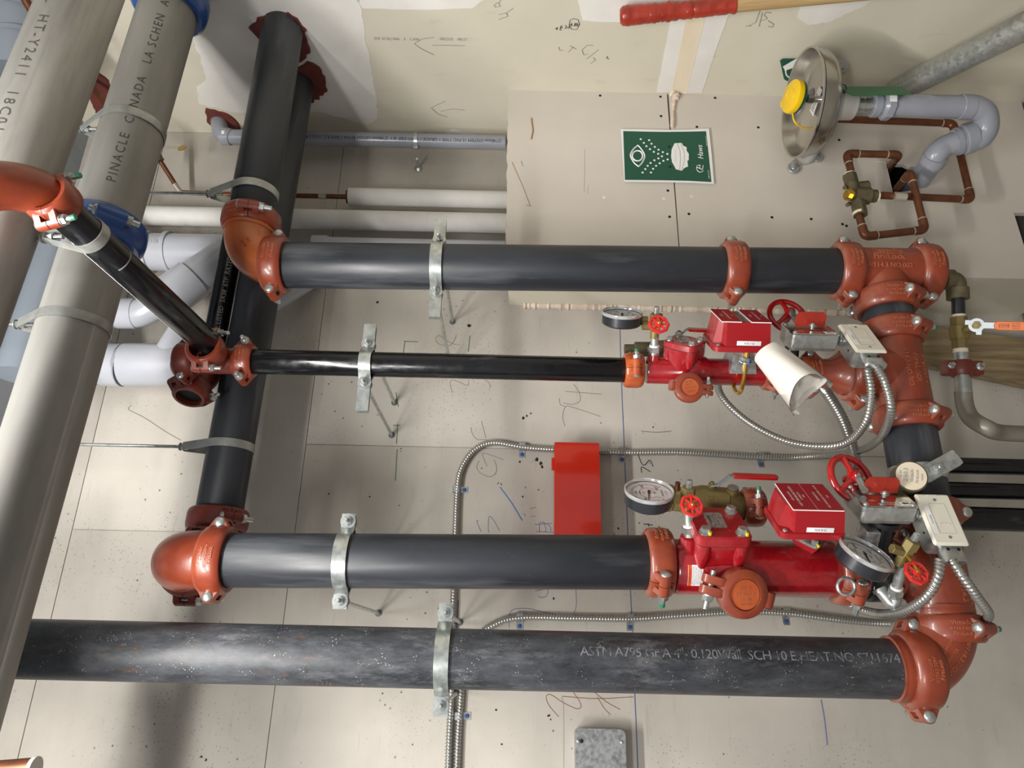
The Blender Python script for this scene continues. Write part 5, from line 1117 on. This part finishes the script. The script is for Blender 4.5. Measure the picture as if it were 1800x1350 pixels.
# ------------------------------------------------------------------ red taped pole
ba, bb_ = PX(1097, 28, XR - .045), PX(1291, 9.5, XR - .045)
pd = (bb_ - ba).normalized(); be = ba + pd * ((ba.z - .0) / -pd.z)
ml = thing('taped_pole', 'wooden pole with red tape wound round its head, standing against the wall', 'pole', rotframe(pd, (-1, 0, 0), ba))
LL = (bb_ - ba).length; rnd = random.Random(9)
pr = []; zz = 0
while zz < LL: pr += [(.0258 + rnd.uniform(-.002, .001) - .006 * zz / LL, zz), (.0275 + rnd.uniform(-.0010, .0022) - .006 * zz / LL, zz + .012)]; zz += .014 + rnd.random() * .01
part('tape', lathe([(0, -.012), (.018, -.011), (.025, -.004)] + pr + [(.021, LL + .004), (.019, LL + .004)], 28), 'gloss_red' if 0 else 'tape_red', ml, ang=60)
part('handle', cyl(.0182, LL - .02, (be - ba).length, 24), 'round_wood', ml)
part('tape_fold', join(*[tf(torus(.0262 - .006 * q / LL, .0012, 24, 5), T((0, 0, q)) @ MX.Rotation(rnd.uniform(-.35, .35), 4, 'X')) for q in [LL * i / 9 for i in range(1, 9)]]), 'tape_red', ml)

# ------------------------------------------------------------------ flexible armoured conduit and its clips
def conduit(label, pts, r=.0085, name='flexible_conduit', mat='armour', group=None, pitch=.0078):
    p = resample(spline(pts, 14), pitch / 4); o = V(pts[len(pts) // 2])
    f = lambda i, a: r * (1 + .13 * (1 if ((i + a * 4 / (2 * pi)) % 4) < 2 else -1))
    return solo(name, label, 'conduit', tube(p, f, 10), mat, T(o), group or ('flexible metal conduits' if mat == 'armour' and r < .01 else None), world=True, ang=70)
Yw = YW - .0112
WC = lambda l, Y=Yw: [P(x, y, Y) for x, y in l]
conduit('flexible conduit curving along the wall and behind the red panel to the smaller ivory box', WC([(776, 1800), (788, 1350), (793, 1230), (796, 1090), (800, 960), (804, 862), (812, 822), (835, 790), (868, 778), (920, 786), (975, 790), (1095, 795), (1200, 795), (1335, 803)]) + [P(1420, 803, Yw - .02), P(1500, 795, 1.82), P(1545, 772, 1.60), P(1566, 725, 1.465), P(1556, 675, 1.44), P(1541, 646, 1.452)])
conduit('flexible conduit clipped to the wall between the larger red valve and the rust-streaked pipe', WC([(790, 1800), (803, 1350), (809, 1240), (815, 1180), (835, 1125), (870, 1097), (915, 1085), (1010, 1086), (1110, 1087), (1200, 1081), (1300, 1075), (1380, 1077), (1470, 1088), (1560, 1096)]) + [P(1640, 1095, 1.9), P(1715, 1092, 1.65), P(1738, 1082, 1.46), P(1718, 1050, 1.40), P(1690, 1010, 1.385), P(1673, 985, 1.395)])
conduit('hanging flexible conduit loop from the smaller red alarm valve to the smaller ivory box', [P(1285, 640, 1.60), P(1262, 672, 1.70), P(1275, 705, 1.75), P(1320, 745, 1.75), P(1380, 775, 1.7), P(1440, 785, 1.64), P(1490, 777, 1.58), P(1522, 740, 1.5), P(1531, 690, 1.46), P(1524, 648, 1.455)])
conduit('flexible conduit looping from the larger ivory box past the galvanised elbow', [P(1395, 985, 1.66), P(1440, 1040, 1.68), P(1480, 1058, 1.66), P(1530, 1076, 1.6), P(1580, 1077, 1.5), P(1625, 1052, 1.42), P(1648, 1015, 1.39), P(1652, 984, 1.395)])
conduit('silver braided drain hose emerging from behind the rolled white bag', [P(1425, 650, 1.68), P(1450, 685, 1.71), P(1480, 735, 1.75), P(1497, 780, 1.78), P(1508, 830, 1.8)], .013, 'braided_hose', 'armour')
solo('hose_fitting', 'steel ferrule at the end of the silver braided drain hose', 'pipe fitting', tube([P(1504, 815, 1.79), P(1512, 850, 1.81)], .0165, 20), 'chrome', T(P(1508, 830, 1.8)), world=True)
def clip(label, px, dirn, flat):
    """one-hole strap: saddle over the conduit, ear with a blue screw; flat = picture direction of the ear"""
    o = P(px[0], px[1], YW); ear = {'d': V((-1, 0, 0)), 'r': V((0, 0, -1))}[flat]; t = thing('conduit_clip', label, 'clip', rotframe(nf, ear, o), 'one-hole conduit clips')
    part('saddle', tf(prism([(-.012, 0), (-.012, .0105), (-.007, .0185), (.007, .0185), (.012, .0105), (.012, 0), (.0105, 0), (.0105, .0095), (.006, .017), (-.006, .017), (-.0105, .0095), (-.0105, 0)][::-1], -.009, .009), MX(((1, 0, 0, 0), (0, 0, 1, 0), (0, 1, 0, 0), (0, 0, 0, 1)))), 'zinc', t)
    e = part('ear', tf(box(.022, .019, .0014, .0004), T((.0215, 0, .0008))), 'zinc', t)
    part('screw', tf(join(cyl(.0055, .0012, .003, 14), hexa(.0042, .003, .006)), T((.0225, 0, 0))), 'blue_paint', t)
for l_, p_, f_ in (('conduit clip between the conduit bend and the red cabinet', (918, 786), 'd'), ('conduit clip on the blue chalk line next to the red cabinet', (1093, 795), 'd'), ('conduit clip on the wall near the tip of the long red lever', (1336, 803), 'd'),
                   ('conduit clip on the straight conduit just past the bend, near the pencilled numbers', (803, 861), 'r'), ('conduit clip near the rust-streaked pipe, at the curve of a second conduit', (914, 1085), 'd'), ('conduit clip on the blue chalk line near the rust-streaked pipe', (1107, 1087), 'd'),
                   ('conduit clip between the larger capped orange coupling and the rust-streaked pipe', (1380, 1077), 'd'), ('conduit clip on two side-by-side conduits next to the rust-streaked pipe clamp', (806, 1258), 'r')):
    clip(l_, p_, None, f_)

# ------------------------------------------------------------------ boxes on the wall
Yr = YW - .105
rp = thing('alarm_cabinet', 'plain glossy red metal cabinet on the concrete wall', 'cabinet', T(P(1016, 858, YW)))
q0, q1, q2 = P(974.5, 776, Yr), P(1056, 778, Yr), P(974.5, 960, Yr)
X0, X1, Z0, Z1 = P(974, 990, Yr).x, q0.x, P(1055, 858, Yr).z, P(974.5, 858, Yr).z
part('door', tf(box(X1 - X0, .022, Z1 - Z0, .003), T(((X0 + X1) / 2, Yr + .011, (Z0 + Z1) / 2))), 'panel_red', rp, world=True)
part('body', tf(box(X1 - X0 - .004, YW - Yr - .048, Z1 - Z0 - .004, .002), T(((X0 + X1) / 2, (Yr + .024 + YW - .024) / 2, (Z0 + Z1) / 2))), 'panel_red', rp, world=True)
for z_ in (Z0 + .03, Z1 - .03): part('added_spacer', tf(box(.02, .024, .02, .001), T((X1 - .03, YW - .012, z_))), 'panel_red', rp, world=True)  # supports added to bridge the gap opened behind the body for the conduit
part('hinge', tf(cyl(.0045, X1 - .08, X1 - .045, 12), T((0, Yr + .012, Z1 + .003)) @ XM), 'panel_red', rp, world=True)
Yg = YW - .05; X0, X1, Z0, Z1 = P(1058, 1395, Yg).x, P(1055, 1282, Yg).x, P(1099, 1310, Yg).z, P(1012.5, 1310, Yg).z
jb = thing('steel_box', 'square grey steel junction box with rounded corners, alone on the wall', 'electrical box', T(((X0 + X1) / 2, YW, (Z0 + Z1) / 2)))
part('body', tf(prism(rrect(X1 - X0, Z1 - Z0, .014), .0, .05), rotframe(nf, X_)), 'steel_cap', jb); part('cover', tf(prism(rrect(X1 - X0 + .003, Z1 - Z0 + .003, .014), .05, .0525, .0005), rotframe(nf, X_)), 'steel_cap', jb)
for z_, s_ in ((.056, 1), (-.053, 1)): part('screw', tf(join(dome(.0052, .0525, .003, 12)), rotframe(nf, X_) @ T((.043, z_, 0))), 'zinc', jb)
part('keyhole', tf(cyl(.0052, .0523, .0527, 14), rotframe(nf, X_) @ T((.044, .0475, 0))), 'gasket_black', jb)

# ------------------------------------------------------------------ rolled white bag on the smaller flow switch
rb0, rb1 = P(1352, 625, 1.44), P(1418, 688, 1.40); rd_ = (rb1 - rb0)
bg = thing('document_bag', 'rolled white plastic bag lying over the smaller red valve', 'bag', rotframe(rd_, (0, 0, -1), rb0)); LB = rd_.length
def sheet(r0, r1, z0, z1, n=44, m=12, wob=.06, ov=.5):
    vs, fs = [], []
    for j in range(m + 1):
        s = j / m; 
        for i in range(n + 1):
            a = 2 * pi * i / n; sq = 1 + wob * sin(2 * a + .6) + wob * .6 * sin(3 * a + 2 * s)
            rr = (r0 + (r1 - r0) * s) * sq; pt = (max(0, cos(a - 2.0)) ** 6) * .016 * s
            vs.append(V(((rr + pt) * cos(a), (rr * 1.0 + pt) * sin(a), z0 + (z1 - z0) * s + (.006 * sin(a * 2) * s))))
    for j in range(m):
        for i in range(n): fs.append((j * (n + 1) + i, j * (n + 1) + i + 1, (j + 1) * (n + 1) + i + 1, (j + 1) * (n + 1) + i))
    return vs, fs
part('outer_sheet', sheet(.030, .045, -.01, LB), 'bag_white', bg, ang=60); part('inner_sheet', sheet(.026, .034, 0, LB - .008, wob=.16), 'bag_white', bg, ang=60)
part('clear_sleeve', sheet(.031, .0475, .02, LB + .014, wob=.09), 'clear_film', bg, ang=60)
part('fold', tf(prism([(.0, -.018), (.026, -.004), (.0, .02)], 0, .0008), T((0, .01, LB - .02)) @ MX.Rotation(1.2, 4, 'Y')), 'bag_white', bg)
part('bag_bottom', tf(lathe([(.026, 0), (0, .004)], 20), T((0, 0, .01))), 'bag_white', bg)

# ------------------------------------------------------------------ brass drain leg, hose, plank and small pipes near the floor
Zd = P(1683, 492, YR - .005).z; DZ = lambda x, y: PZ(x, y, Zd)
dl = thing('drain_ball_valve', 'brass ball valve with orange lever between brass elbow and braided hose', 'valve', T(DZ(1687, 590)))
D_ = lambda a, b, r, nm, m, n=22, r2=None: part(nm, tube([DZ(*a), DZ(*b)], [r, r2 or r], n), m, dl, world=True)
dlc = V((xt1, YR, ZH - .142))
elc = DZ(1682, 492)
fit = thing('brass_elbow', 'tarnished brass elbow screwed into the end cap of the lettered tee', 'pipe fitting', T(elc))
part('end_cap', tf(cyl(RB * 1.0, -.03, 0, 36, .003), T((xt1, YR, ZH - .108))), 'orange_paint', fit, world=True)
part('nipple', tube([V((xt1, YR, ZH - .14)), elc + V((0, 0, .02))], .0145, 20), 'black_iron', fit, world=True)
e_b = DZ(1684, 522)
part('body', tube(fillet([elc + V((0, 0, .026)), elc, e_b], .03, 7), .0205, 22), 'bronze', fit, world=True)
for p, q in ((elc + V((0, 0, .034)), elc + V((0, 0, .012))), (DZ(1684, 526), DZ(1683, 507))): part('collar', tube([p, q], .0255, 22), 'bronze', fit, world=True)
D_((1684, 520), (1685, 556), .0148, 'nipple', 'black_iron'); D_((1685, 553), (1685.3, 560), .0152, 'thread', 'pipe_dope')
D_((1685, 558), (1686, 574), .0195, 'hex_end', 'aged_brass', 8); D_((1686, 574), (1687, 596), .0225, 'body', 'aged_brass', 24, .021); D_((1687, 596), (1688, 613), .0185, 'hex_end', 'aged_brass', 8); D_((1688, 611), (1688.6, 620), .0165, 'thread', 'pipe_dope')
D_((1688.6, 619), (1690, 640), .0158, 'nipple', 'galvanised'); D_((1691, 656), (1692, 668), .0158, 'nipple', 'galvanised')
so = DZ(1703, 581) + V((0, -.03, 0)); sn = (CAMPOS - so).normalized()
part('stem', tube([DZ(1690, 583), so], .008, 14), 'aged_brass', dl, world=True); sm = rotframe(sn, DOWN, so)
part('stem_nut', tf(join(hexa(.0095, 0, .007), cyl(.0045, .007, .011, 12)), sm), 'aged_brass', dl, world=True)
part('lever', tf(join(cyl(.0165, -.0025, 0, 24), box(.044, .015, .0028, .0006, (.028, 0, -.0012)), box(.012, .012, .0028, .0006, (-.018, .006, -.0012)), box(.012, .012, .0028, .0006, (.006, -.017, -.0012))), sm), 'lever_steel', dl, world=True)
gpz = part('grip', tf(prism(rrect(.088, .0205, .010, 6), -.004, .0045, .0015), sm @ T((.078, 0, 0)) @ MX.Rotation(0, 4, 'Z')), 'lever_orange', dl, world=True)
def gl(s, f, x, y=0): part('lettering', tf(text(s, f), MW[gpz].inverted() @ sm @ T((x, y, .0049))), 'ink', gpz)
gl('CRANE', .0062, .054); gl('FIG 9302', .0042, .077, .005); gl('600WOG', .0042, .077, 0); gl('150WSP', .0042, .077, -.005); gl('ON', .0035, .097, .005); gl('OFF', .0035, .097, -.005)
part('lettering', join(*[tf(box(w, h, .0002, .00005), MW[gpz].inverted() @ sm @ T((x, y, .0048))) for w, h, x, y in ((.019, .0006, .054, .0045), (.019, .0006, .054, -.0045), (.0006, .009, .0445, 0), (.0006, .009, .0635, 0), (.0006, .013, .103, 0), (.004, .0006, .1015, .006), (.004, .0006, .1015, -.006))]), 'ink', gpz)
hs = thing('grooved_coupling', 'small dark red coupling between the orange-lever valve and the braided hose', 'coupling', rotframe((DZ(1691, 656) - DZ(1689, 640)), (0, 0, 1), DZ(1690, 648)))
for sg in (1, -1): part('housing', tf(lathe([(.016, -.018), (.024, -.018), (.0285, -.010), (.0285, .010), (.024, .018), (.016, .018)], 24, .03 if sg > 0 else pi + .03, pi - .03 if sg > 0 else 2 * pi - .03), MX.Identity(4)), 'dark_red_and_shade', hs)
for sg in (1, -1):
    part('lug', tf(prism(rrect(.032, .032, .008), -.0165, .0165, .003), T((sg * .032, 0, 0))), 'dark_red_and_shade', hs)
    part('bolt', tf(join(cyl(.0048, -.026, .03, 12), hexa(.009, .012, .022) if sg > 0 else dome(.011, .016, .006, 14)), T((sg * .036, 0, 0)) @ rotframe((0, -1, 0) if 0 else MW[hs].inverted().to_3x3() @ nY, (1, 0, 0))), 'zinc', hs)
part('ferrule', tube([DZ(1692, 666), DZ(1694, 691)], .0185, 24), 'strap_steel', hs, world=True)
Zf = Zd
hose = [DZ(1693, 688), DZ(1696, 712), DZ(1707, 735), DZ(1727, 752) + V((0, 0, -.01)), PZ(1755, 760, Zd - .06), PZ(1800, 763, Zd - .13), PZ(1850, 764, Zd - .22)]
hp = resample(spline(hose, 14), .0016); nh = 28
solo('braided_hose', 'thick braided steel hose curving away from the small dark red coupling near the plank', 'hose', tube(hp, lambda i, a: .0192 * (1 + .035 * ((1 if int(a / (2 * pi) * nh + .5) % 2 else -1) * (1 if (i // 2) % 2 else -1))), nh), 'braid', T(DZ(1740, 758)), world=True, ang=70)
pk = [P(x, y, YW - .045) for x, y in ((1545, 557), (1900, 612), (1900, 694), (1545, 620))]
tp = thing('timber_plank', 'weathered wooden plank leaning on the concrete wall behind the brass valve', 'plank', T(P(1700, 620, YW)))
part('board', ([p for p in pk] + [p + V((0, .038, 0)) for p in pk], [(0, 1, 2, 3)[::-1], (4, 5, 6, 7), (0, 1, 5, 4), (1, 2, 6, 5), (2, 3, 7, 6), (3, 0, 4, 7)]), 'wood', tp, world=True)
for l_, y0, y1, r in (('black floor pipe nearest the braided hose', 817, 822, .0212), ('black floor pipe in the middle of the three', 860, 866, .0212), ('thickest black floor pipe, beside the coupling with one round bolt', 909, 917, .0302)):
    Yq = 1.80; pipe('floor_pipe', l_, P(1590, y0 - 1, Yq), V((P(1700, (y0 + y1) / 2, Yq).x, Yq, .02)), r, 'gloss_black_pipe', group='black floor pipes')
# disc-shaped sign and slotted bracket on the header
dk = thing('disc_sign', 'round cream disc with stamped lettering facing the camera', 'sign', rotframe((.05, -1, .12), X_, P(1603, 836, 1.455)))
part('disc', lathe([(0, -.03), (.028, -.03), (.0305, -.026), (.0305, -.002), (.0295, 0), (0, 0)], 40), 'dry_compound', dk); part('rim', lathe([(.0303, -.031), (.0335, -.030), (.0335, -.004), (.0303, -.003)], 40), 'bronze', dk)
dm_ = MX.Rotation(-.2, 4, 'Z')
part('stamped_lettering', join(*[tf(text(q, f, 'CENTER', .0003), dm_ @ T((x, y, .0003))) for q, f, x, y in (('2/60.3', .012, 0, .012), ('Victaulic', .0085, 0, 0), ('FireLock', .0085, 0, -.010), ('CHINA', .005, 0, -.02), ('UL FM', .006, .0, .022))]), 'print_grey', dk)
part('mounting_stub', cyl(.02, -.075, -.03, 20), 'bronze', dk)
bo = P(1655, 818, 1.46); bd = (P(1690, 800, 1.45) - P(1625, 836, 1.46)).normalized(); bk = thing('pipe_bracket', 'slotted zinc pipe bracket beside the round cream disc', 'bracket', rotframe((.05, -1, .1), bd, bo))
part('plate', prism(rrect(.088, .034, .004, 3), -.0045, 0, .0008), 'galvanised', bk); part('plate', tf(prism(rrect(.085, .034, .004, 3), -.0045, 0, .0008), T((.006, -.001, -.018))), 'galvanised', bk)
part('bolt', tf(join(cyl(.0055, -.025, .026, 14, .001), hexa(.010, .002, .011), cyl(.0145, 0, .002, 22)), T((-.016, -.002, 0))), 'zinc', bk)
part('strap', tf(lathe([(RB + .0005, -.015), (RB + .005, -.015), (RB + .005, .015), (RB + .0005, .015), (RB + .0005, -.015)], 40, 0, 2 * pi), MW[bk].inverted() @ rotframe(X_, None, V((P(1612, 835, YR).x, YR, ZH)))), 'galvanised', bk)

# ------------------------------------------------------------------ drain and insulated pipes along the corner
YP = YW - .075
def vrun(name, label, a, b, r, mat, Y=YP, cat='pipe', parts=(), group=None):
    pa, pb = P(*a, Y), P(*b, Y); pb = V((pa.x, Y, pb.z)); o = solo(name, label, cat, lathe([(r * .9, .003), (r * .9, 0), (r, 0), (r, (pb - pa).length), (0, (pb - pa).length)], 40), mat, rotframe(pb - pa, nY, pa), group)
    return o, (pb - pa).length
o, L = vrun('plastic_pipe', 'thin grey plastic pipe lettered along the drywall corner', (395, 240), (888, 266), .0238, 'grey_pvc')
stencil(o, '/2"/40mm SYSTEM 15 PVC TYPE 1 GRADE 1 DWV-DEE  # 1  2"/40mm LISTED 4SWA CAN/ULC -S102.2 FS-10 SD-35S-C-25', .0155, .0238, L - .012, .42, -1, 'ink', .95)
part('elbow', tube(fillet([P(402, 241, YP) + V((0, 0, -.01)), P(388, 236, YP) + V((0, 0, .0)), PX(384, 205, XR + .02)], .05, 8), .0275, 24), 'grey_pvc', o, world=True)
part('socket', tf(cyl(.0285, 0, .03, 28, .001), T((0, 0, -.012))), 'grey_pvc', o); part('bar_code_label', wrap(([V((x, y, 0)) for y in (-.006, 0, .006) for x in (-.005, .005)], [(0, 1, 3, 2), (2, 3, 5, 4)]), .0285, .2, 'z', 1, .005, .0006), 'label_white', o)
t = thing('split_ring_hanger', 'small zinc split-ring hanger on the thin grey corner pipe', 'pipe hanger', T(P(731, 258, YP))); mv = MW[t].inverted()
cpx = V((o.matrix_world.translation.x, YP, P(731, 258, YP).z))
part('ring', tf(lathe([(.0245, -.006), (.0275, -.006), (.0275, .006), (.0245, .006), (.0245, -.006)], 32), T(cpx)), 'zinc', t, world=True)
part('ear', tf(box(.014, .012, .016, .002), T(cpx + V((-.033, -.006, 0)))), 'zinc', t, world=True); part('rod', tube([P(733, 279, YP), P(735, 296, YW)], .0042, 10), 'zinc', t, world=True); part('base_plate', tf(cyl(.013, 0, .004, 20), rotframe(nf, None, P(735.5, 297, YW))), 'zinc', t, world=True); part('nut', tf(hexa(.008, .004, .011), rotframe(nf, None, P(735.5, 297, YW))), 'zinc', t, world=True)
Yi = YW - .06
o, L = vrun('insulated_pipe', 'shorter white jacketed pipe with exposed copper end', (614, 346), (892, 352), .0295, 'white_jacket', Yi)
part('firestop_collar', tf(cyl(.022, -.008, .002, 16), MX.Identity(4)), 'firestop', o); part('copper_pipe', cyl(.0078, -.45, 0, 16), 'copper', o)
part('joint', join(cyl(.0092, -.10, -.075, 14), cyl(.0092, -.08, -.078, 14)), 'solder', o); part('end_cap_bead', torus(.0285, .0016, 32, 6), 'white_jacket', o, T((0, 0, .002)))
o, L = vrun('insulated_pipe', 'longer white jacketed pipe without a visible end, next to the riser clamp', (222, 378), (890, 392), .0318, 'white_jacket', Yi)
part('jacket_seam', join(*[tf(torus(.0319, .0006, 36, 4), T((0, 0, q))) for q in (.06, .52, .98)]), 'white_jacket', o)
o, L = vrun('plastic_pipe', 'pale plastic pipe mostly hidden behind the matt black pipe crossing the chase', (550, 432), (888, 441), .0295, 'light_pvc', YW - .05)
part('socket', cyl(.034, .0, .05, 32, .001), 'light_pvc', o)
# small copper line with brass tag
sl = thing('copper_line', 'thin copper line with small valve and round brass tag beside the grey stainless pipe', 'pipework', T(P(300, 300, 1.9)))
part('pipe', tube(fillet([P(150, 135, 1.75), P(210, 220, 1.80), P(270, 265, 1.85), P(317, 338, YW - .06), P(420, 343, YW - .06)], .015, 5), .0075, 14), 'copper', sl, world=True)
part('joint', tube([P(305, 322, 1.94), P(318, 339, YW - .06)], .0088, 14), 'solder', sl, world=True)
part('valve', tube([P(263, 258, 1.845), P(280, 284, 1.87)], [.013, .017], 14), 'bronze', sl, world=True); part('valve_nut', tube([P(269, 268, 1.85), P(276, 279, 1.865)], .021, 6), 'bronze', sl, world=True)
part('tag', tf(cyl(.0145, -.0008, .0008, 28), rotframe((.3, -1, .2), None, P(320, 260, 1.88))), 'brass', sl, world=True)
part('chain', join(*[tf(lathe([(0, -.0012), (.0012, 0), (0, .0012)], 6), T(P(274, 259, 1.85).lerp(P(312, 259, 1.88), i / 16) + V((s * .003, 0, 0)))) for i in range(17) for s in (-1, 1)]), 'aged_brass', sl, world=True, kind='stuff')
# large white and grey drain fittings near the ceiling
YD = YW - .11
rD = .062
wy = thing('drain_wye', 'large pale plastic wye fitting behind the glossy branch pipe', 'pipe fitting', T(P(310, 440, YD)))
part('run', tube([P(225, 442, YD), P(402, 446, YD)], rD * .93, 40), 'light_pvc', wy, world=True); part('socket', tube([P(212, 442, YD), P(268, 443, YD)], rD * 1.04, 40), 'light_pvc', wy, world=True); part('socket_rim', tube([P(294, 443, YD), P(302, 443, YD)], rD * 1.02, 40), 'light_pvc', wy, world=True)
part('branch', tube([P(400, 450, YD - .02), P(318, 506, YD - .05)], rD * .9, 40), 'light_pvc', wy, world=True); part('socket', tube([P(340, 490, YD - .045), P(298, 522, YD - .055)], rD * .98, 40), 'light_pvc', wy, world=True)
stencil_ = part('lettering', tf(text('IS/11 DR', .014), rotframe((0, -1, -.1), DOWN, P(262, 424, YD - .068))), 'print_grey', wy, world=True)
be_ = thing('drain_bend', 'pale plastic pipe bend between the wye and the grey stainless pipe', 'pipe fitting', T(P(240, 545, YD - .04)))
part('bend', tube(spline([P(296, 520, YD - .055), P(268, 540, YD - .05), P(235, 552, YD - .045), P(170, 551, YD - .04)], 8), rD * .66, 36), 'light_pvc', be_, world=True); part('socket', tube([P(240, 551, YD - .045), P(208, 551, YD - .045)], rD * .72, 36), 'light_pvc', be_, world=True); part('rubber_ring', tube([P(208, 551, YD - .045), P(198, 551, YD - .045)], rD * .70, 36), 'grey_pvc', be_, world=True)
wt_ = thing('drain_coupling_pipe', 'thick pale plastic drain pipe with groove ring, next to the open dark red coupling', 'pipe fitting', T(P(230, 642, YD)))
W_ = lambda a, b, r, nm, m='light_pvc': part(nm, tube([P(a, 641, YD - .03), P(b, 642, YD - .03)], r, 44), m, wt_, world=True)
W_(120, 175, rD * .88, 'pipe'); W_(168, 184, rD * .93, 'rubber_ring', 'grey_pvc'); W_(182, 216, rD * .99, 'socket'); W_(216, 222, rD * 1.0, 'groove', 'grey_pvc'); W_(221, 330, rD * 1.0, 'socket')
part('branch', tube([P(300, 625, YD - .04), P(322, 590, YD - .04)], rD * .75, 36), 'light_pvc', wt_, world=True)
gw = solo('drain_pipe', 'pale plastic pipe slanting behind the amber elbow', 'pipe', tube([P(470, 535, YD), P(530, 498, YD), P(560, 480, YW - .005)], .033, 30), 'light_pvc', T(P(500, 520, YD)), world=True)
# blue couplings on the stainless pipe
for l_, px, q in (('blue grooved coupling on the grey stainless pipe, cut by the edge of the picture', (300, 5), 0), ('blue grooved coupling on the grey stainless pipe behind the branch pipe', (166, 410), 0)):
    xx = P(*px, 1.40).x; c_ = on_g(g2a, g2b, xx, 0); m = rotframe(g2d, (0, -.75, -.6), c_); t = thing('blue_coupling', l_, 'coupling', m)
    part('housing', lathe([(RG + .0006, -.034), (RG + .013, -.034), (RG + .0225, -.022), (RG + .024, -.006), (RG + .024, .006), (RG + .0225, .022), (RG + .013, .034), (RG + .0006, .034)], 44), 'blue_paint', t)
    for sg in (1, -1):
        part('lug', tf(prism(hull2([(RG + .01, -.012, .013), (RG + .01, .012, .013), (RG + .036, 0, .014)]), -.03, .03, .003), MX(((sg, 0, 0, 0), (0, 0, 1, 0), (0, sg * 1, 0, 0), (0, 0, 0, 1)))), 'blue_paint', t)
        part('bolt', tf(join(cyl(.007, -.058, .045, 12, .001), hexa(.012, -.042, -.030), dome(.013, .03, .009, 14)), T((sg * (RG + .03), 0, 0)) @ rotframe((0, 1, 0), (1, 0, 0))), 'zinc', t)
# grey pipes above the stainless ones
solo('vent_pipe', 'large blue-grey plastic pipe in the corner of the picture beside the pale stainless pipe', 'pipe', join(*[tube([CAMPOS + ray(*a) * 1.9, CAMPOS + ray(*b) * 1.9], r, 40) for a, b, r in (((20, -60), (30, 130), .085), ((22, 12), (23, 30), .094), ((29, 70), (30, 78), .088), ((20, -90), (22, 14), .092))]), 'shaded_pvc', T(CAMPOS + ray(25, 40) * 1.9), world=True)
solo('vent_pipe', 'blue-grey plastic pipe between the two stainless pipes', 'pipe', tube([CAMPOS + ray(30, 660) * 1.75, CAMPOS + ray(110, 400) * 1.95], .05, 36), 'shaded_pvc', T(CAMPOS + ray(70, 530) * 1.85), world=True)
solo('copper_riser', 'brown copper pipe touching the picture edge beside the pale stainless pipe', 'pipe', tube([CAMPOS + ray(30, -25) * 1.75, CAMPOS + ray(85, 68) * 1.85], .0105, 14), 'copper', T(CAMPOS + ray(60, 20) * 1.8), world=True)
cd_ = thing('copper_stub', 'dull copper pipe end with pale rim in a corner of the picture', 'pipe', T(P(30, 1350, 1.2)))
part('pipe', tube([P(-60, 1362, 1.2), P(60, 1352, 1.2)], .016, 20), 'copper', cd_, world=True); part('rim', tube([P(56, 1352, 1.2), P(63, 1352, 1.2)], .0175, 20), 'frosted_nylon', cd_, world=True)
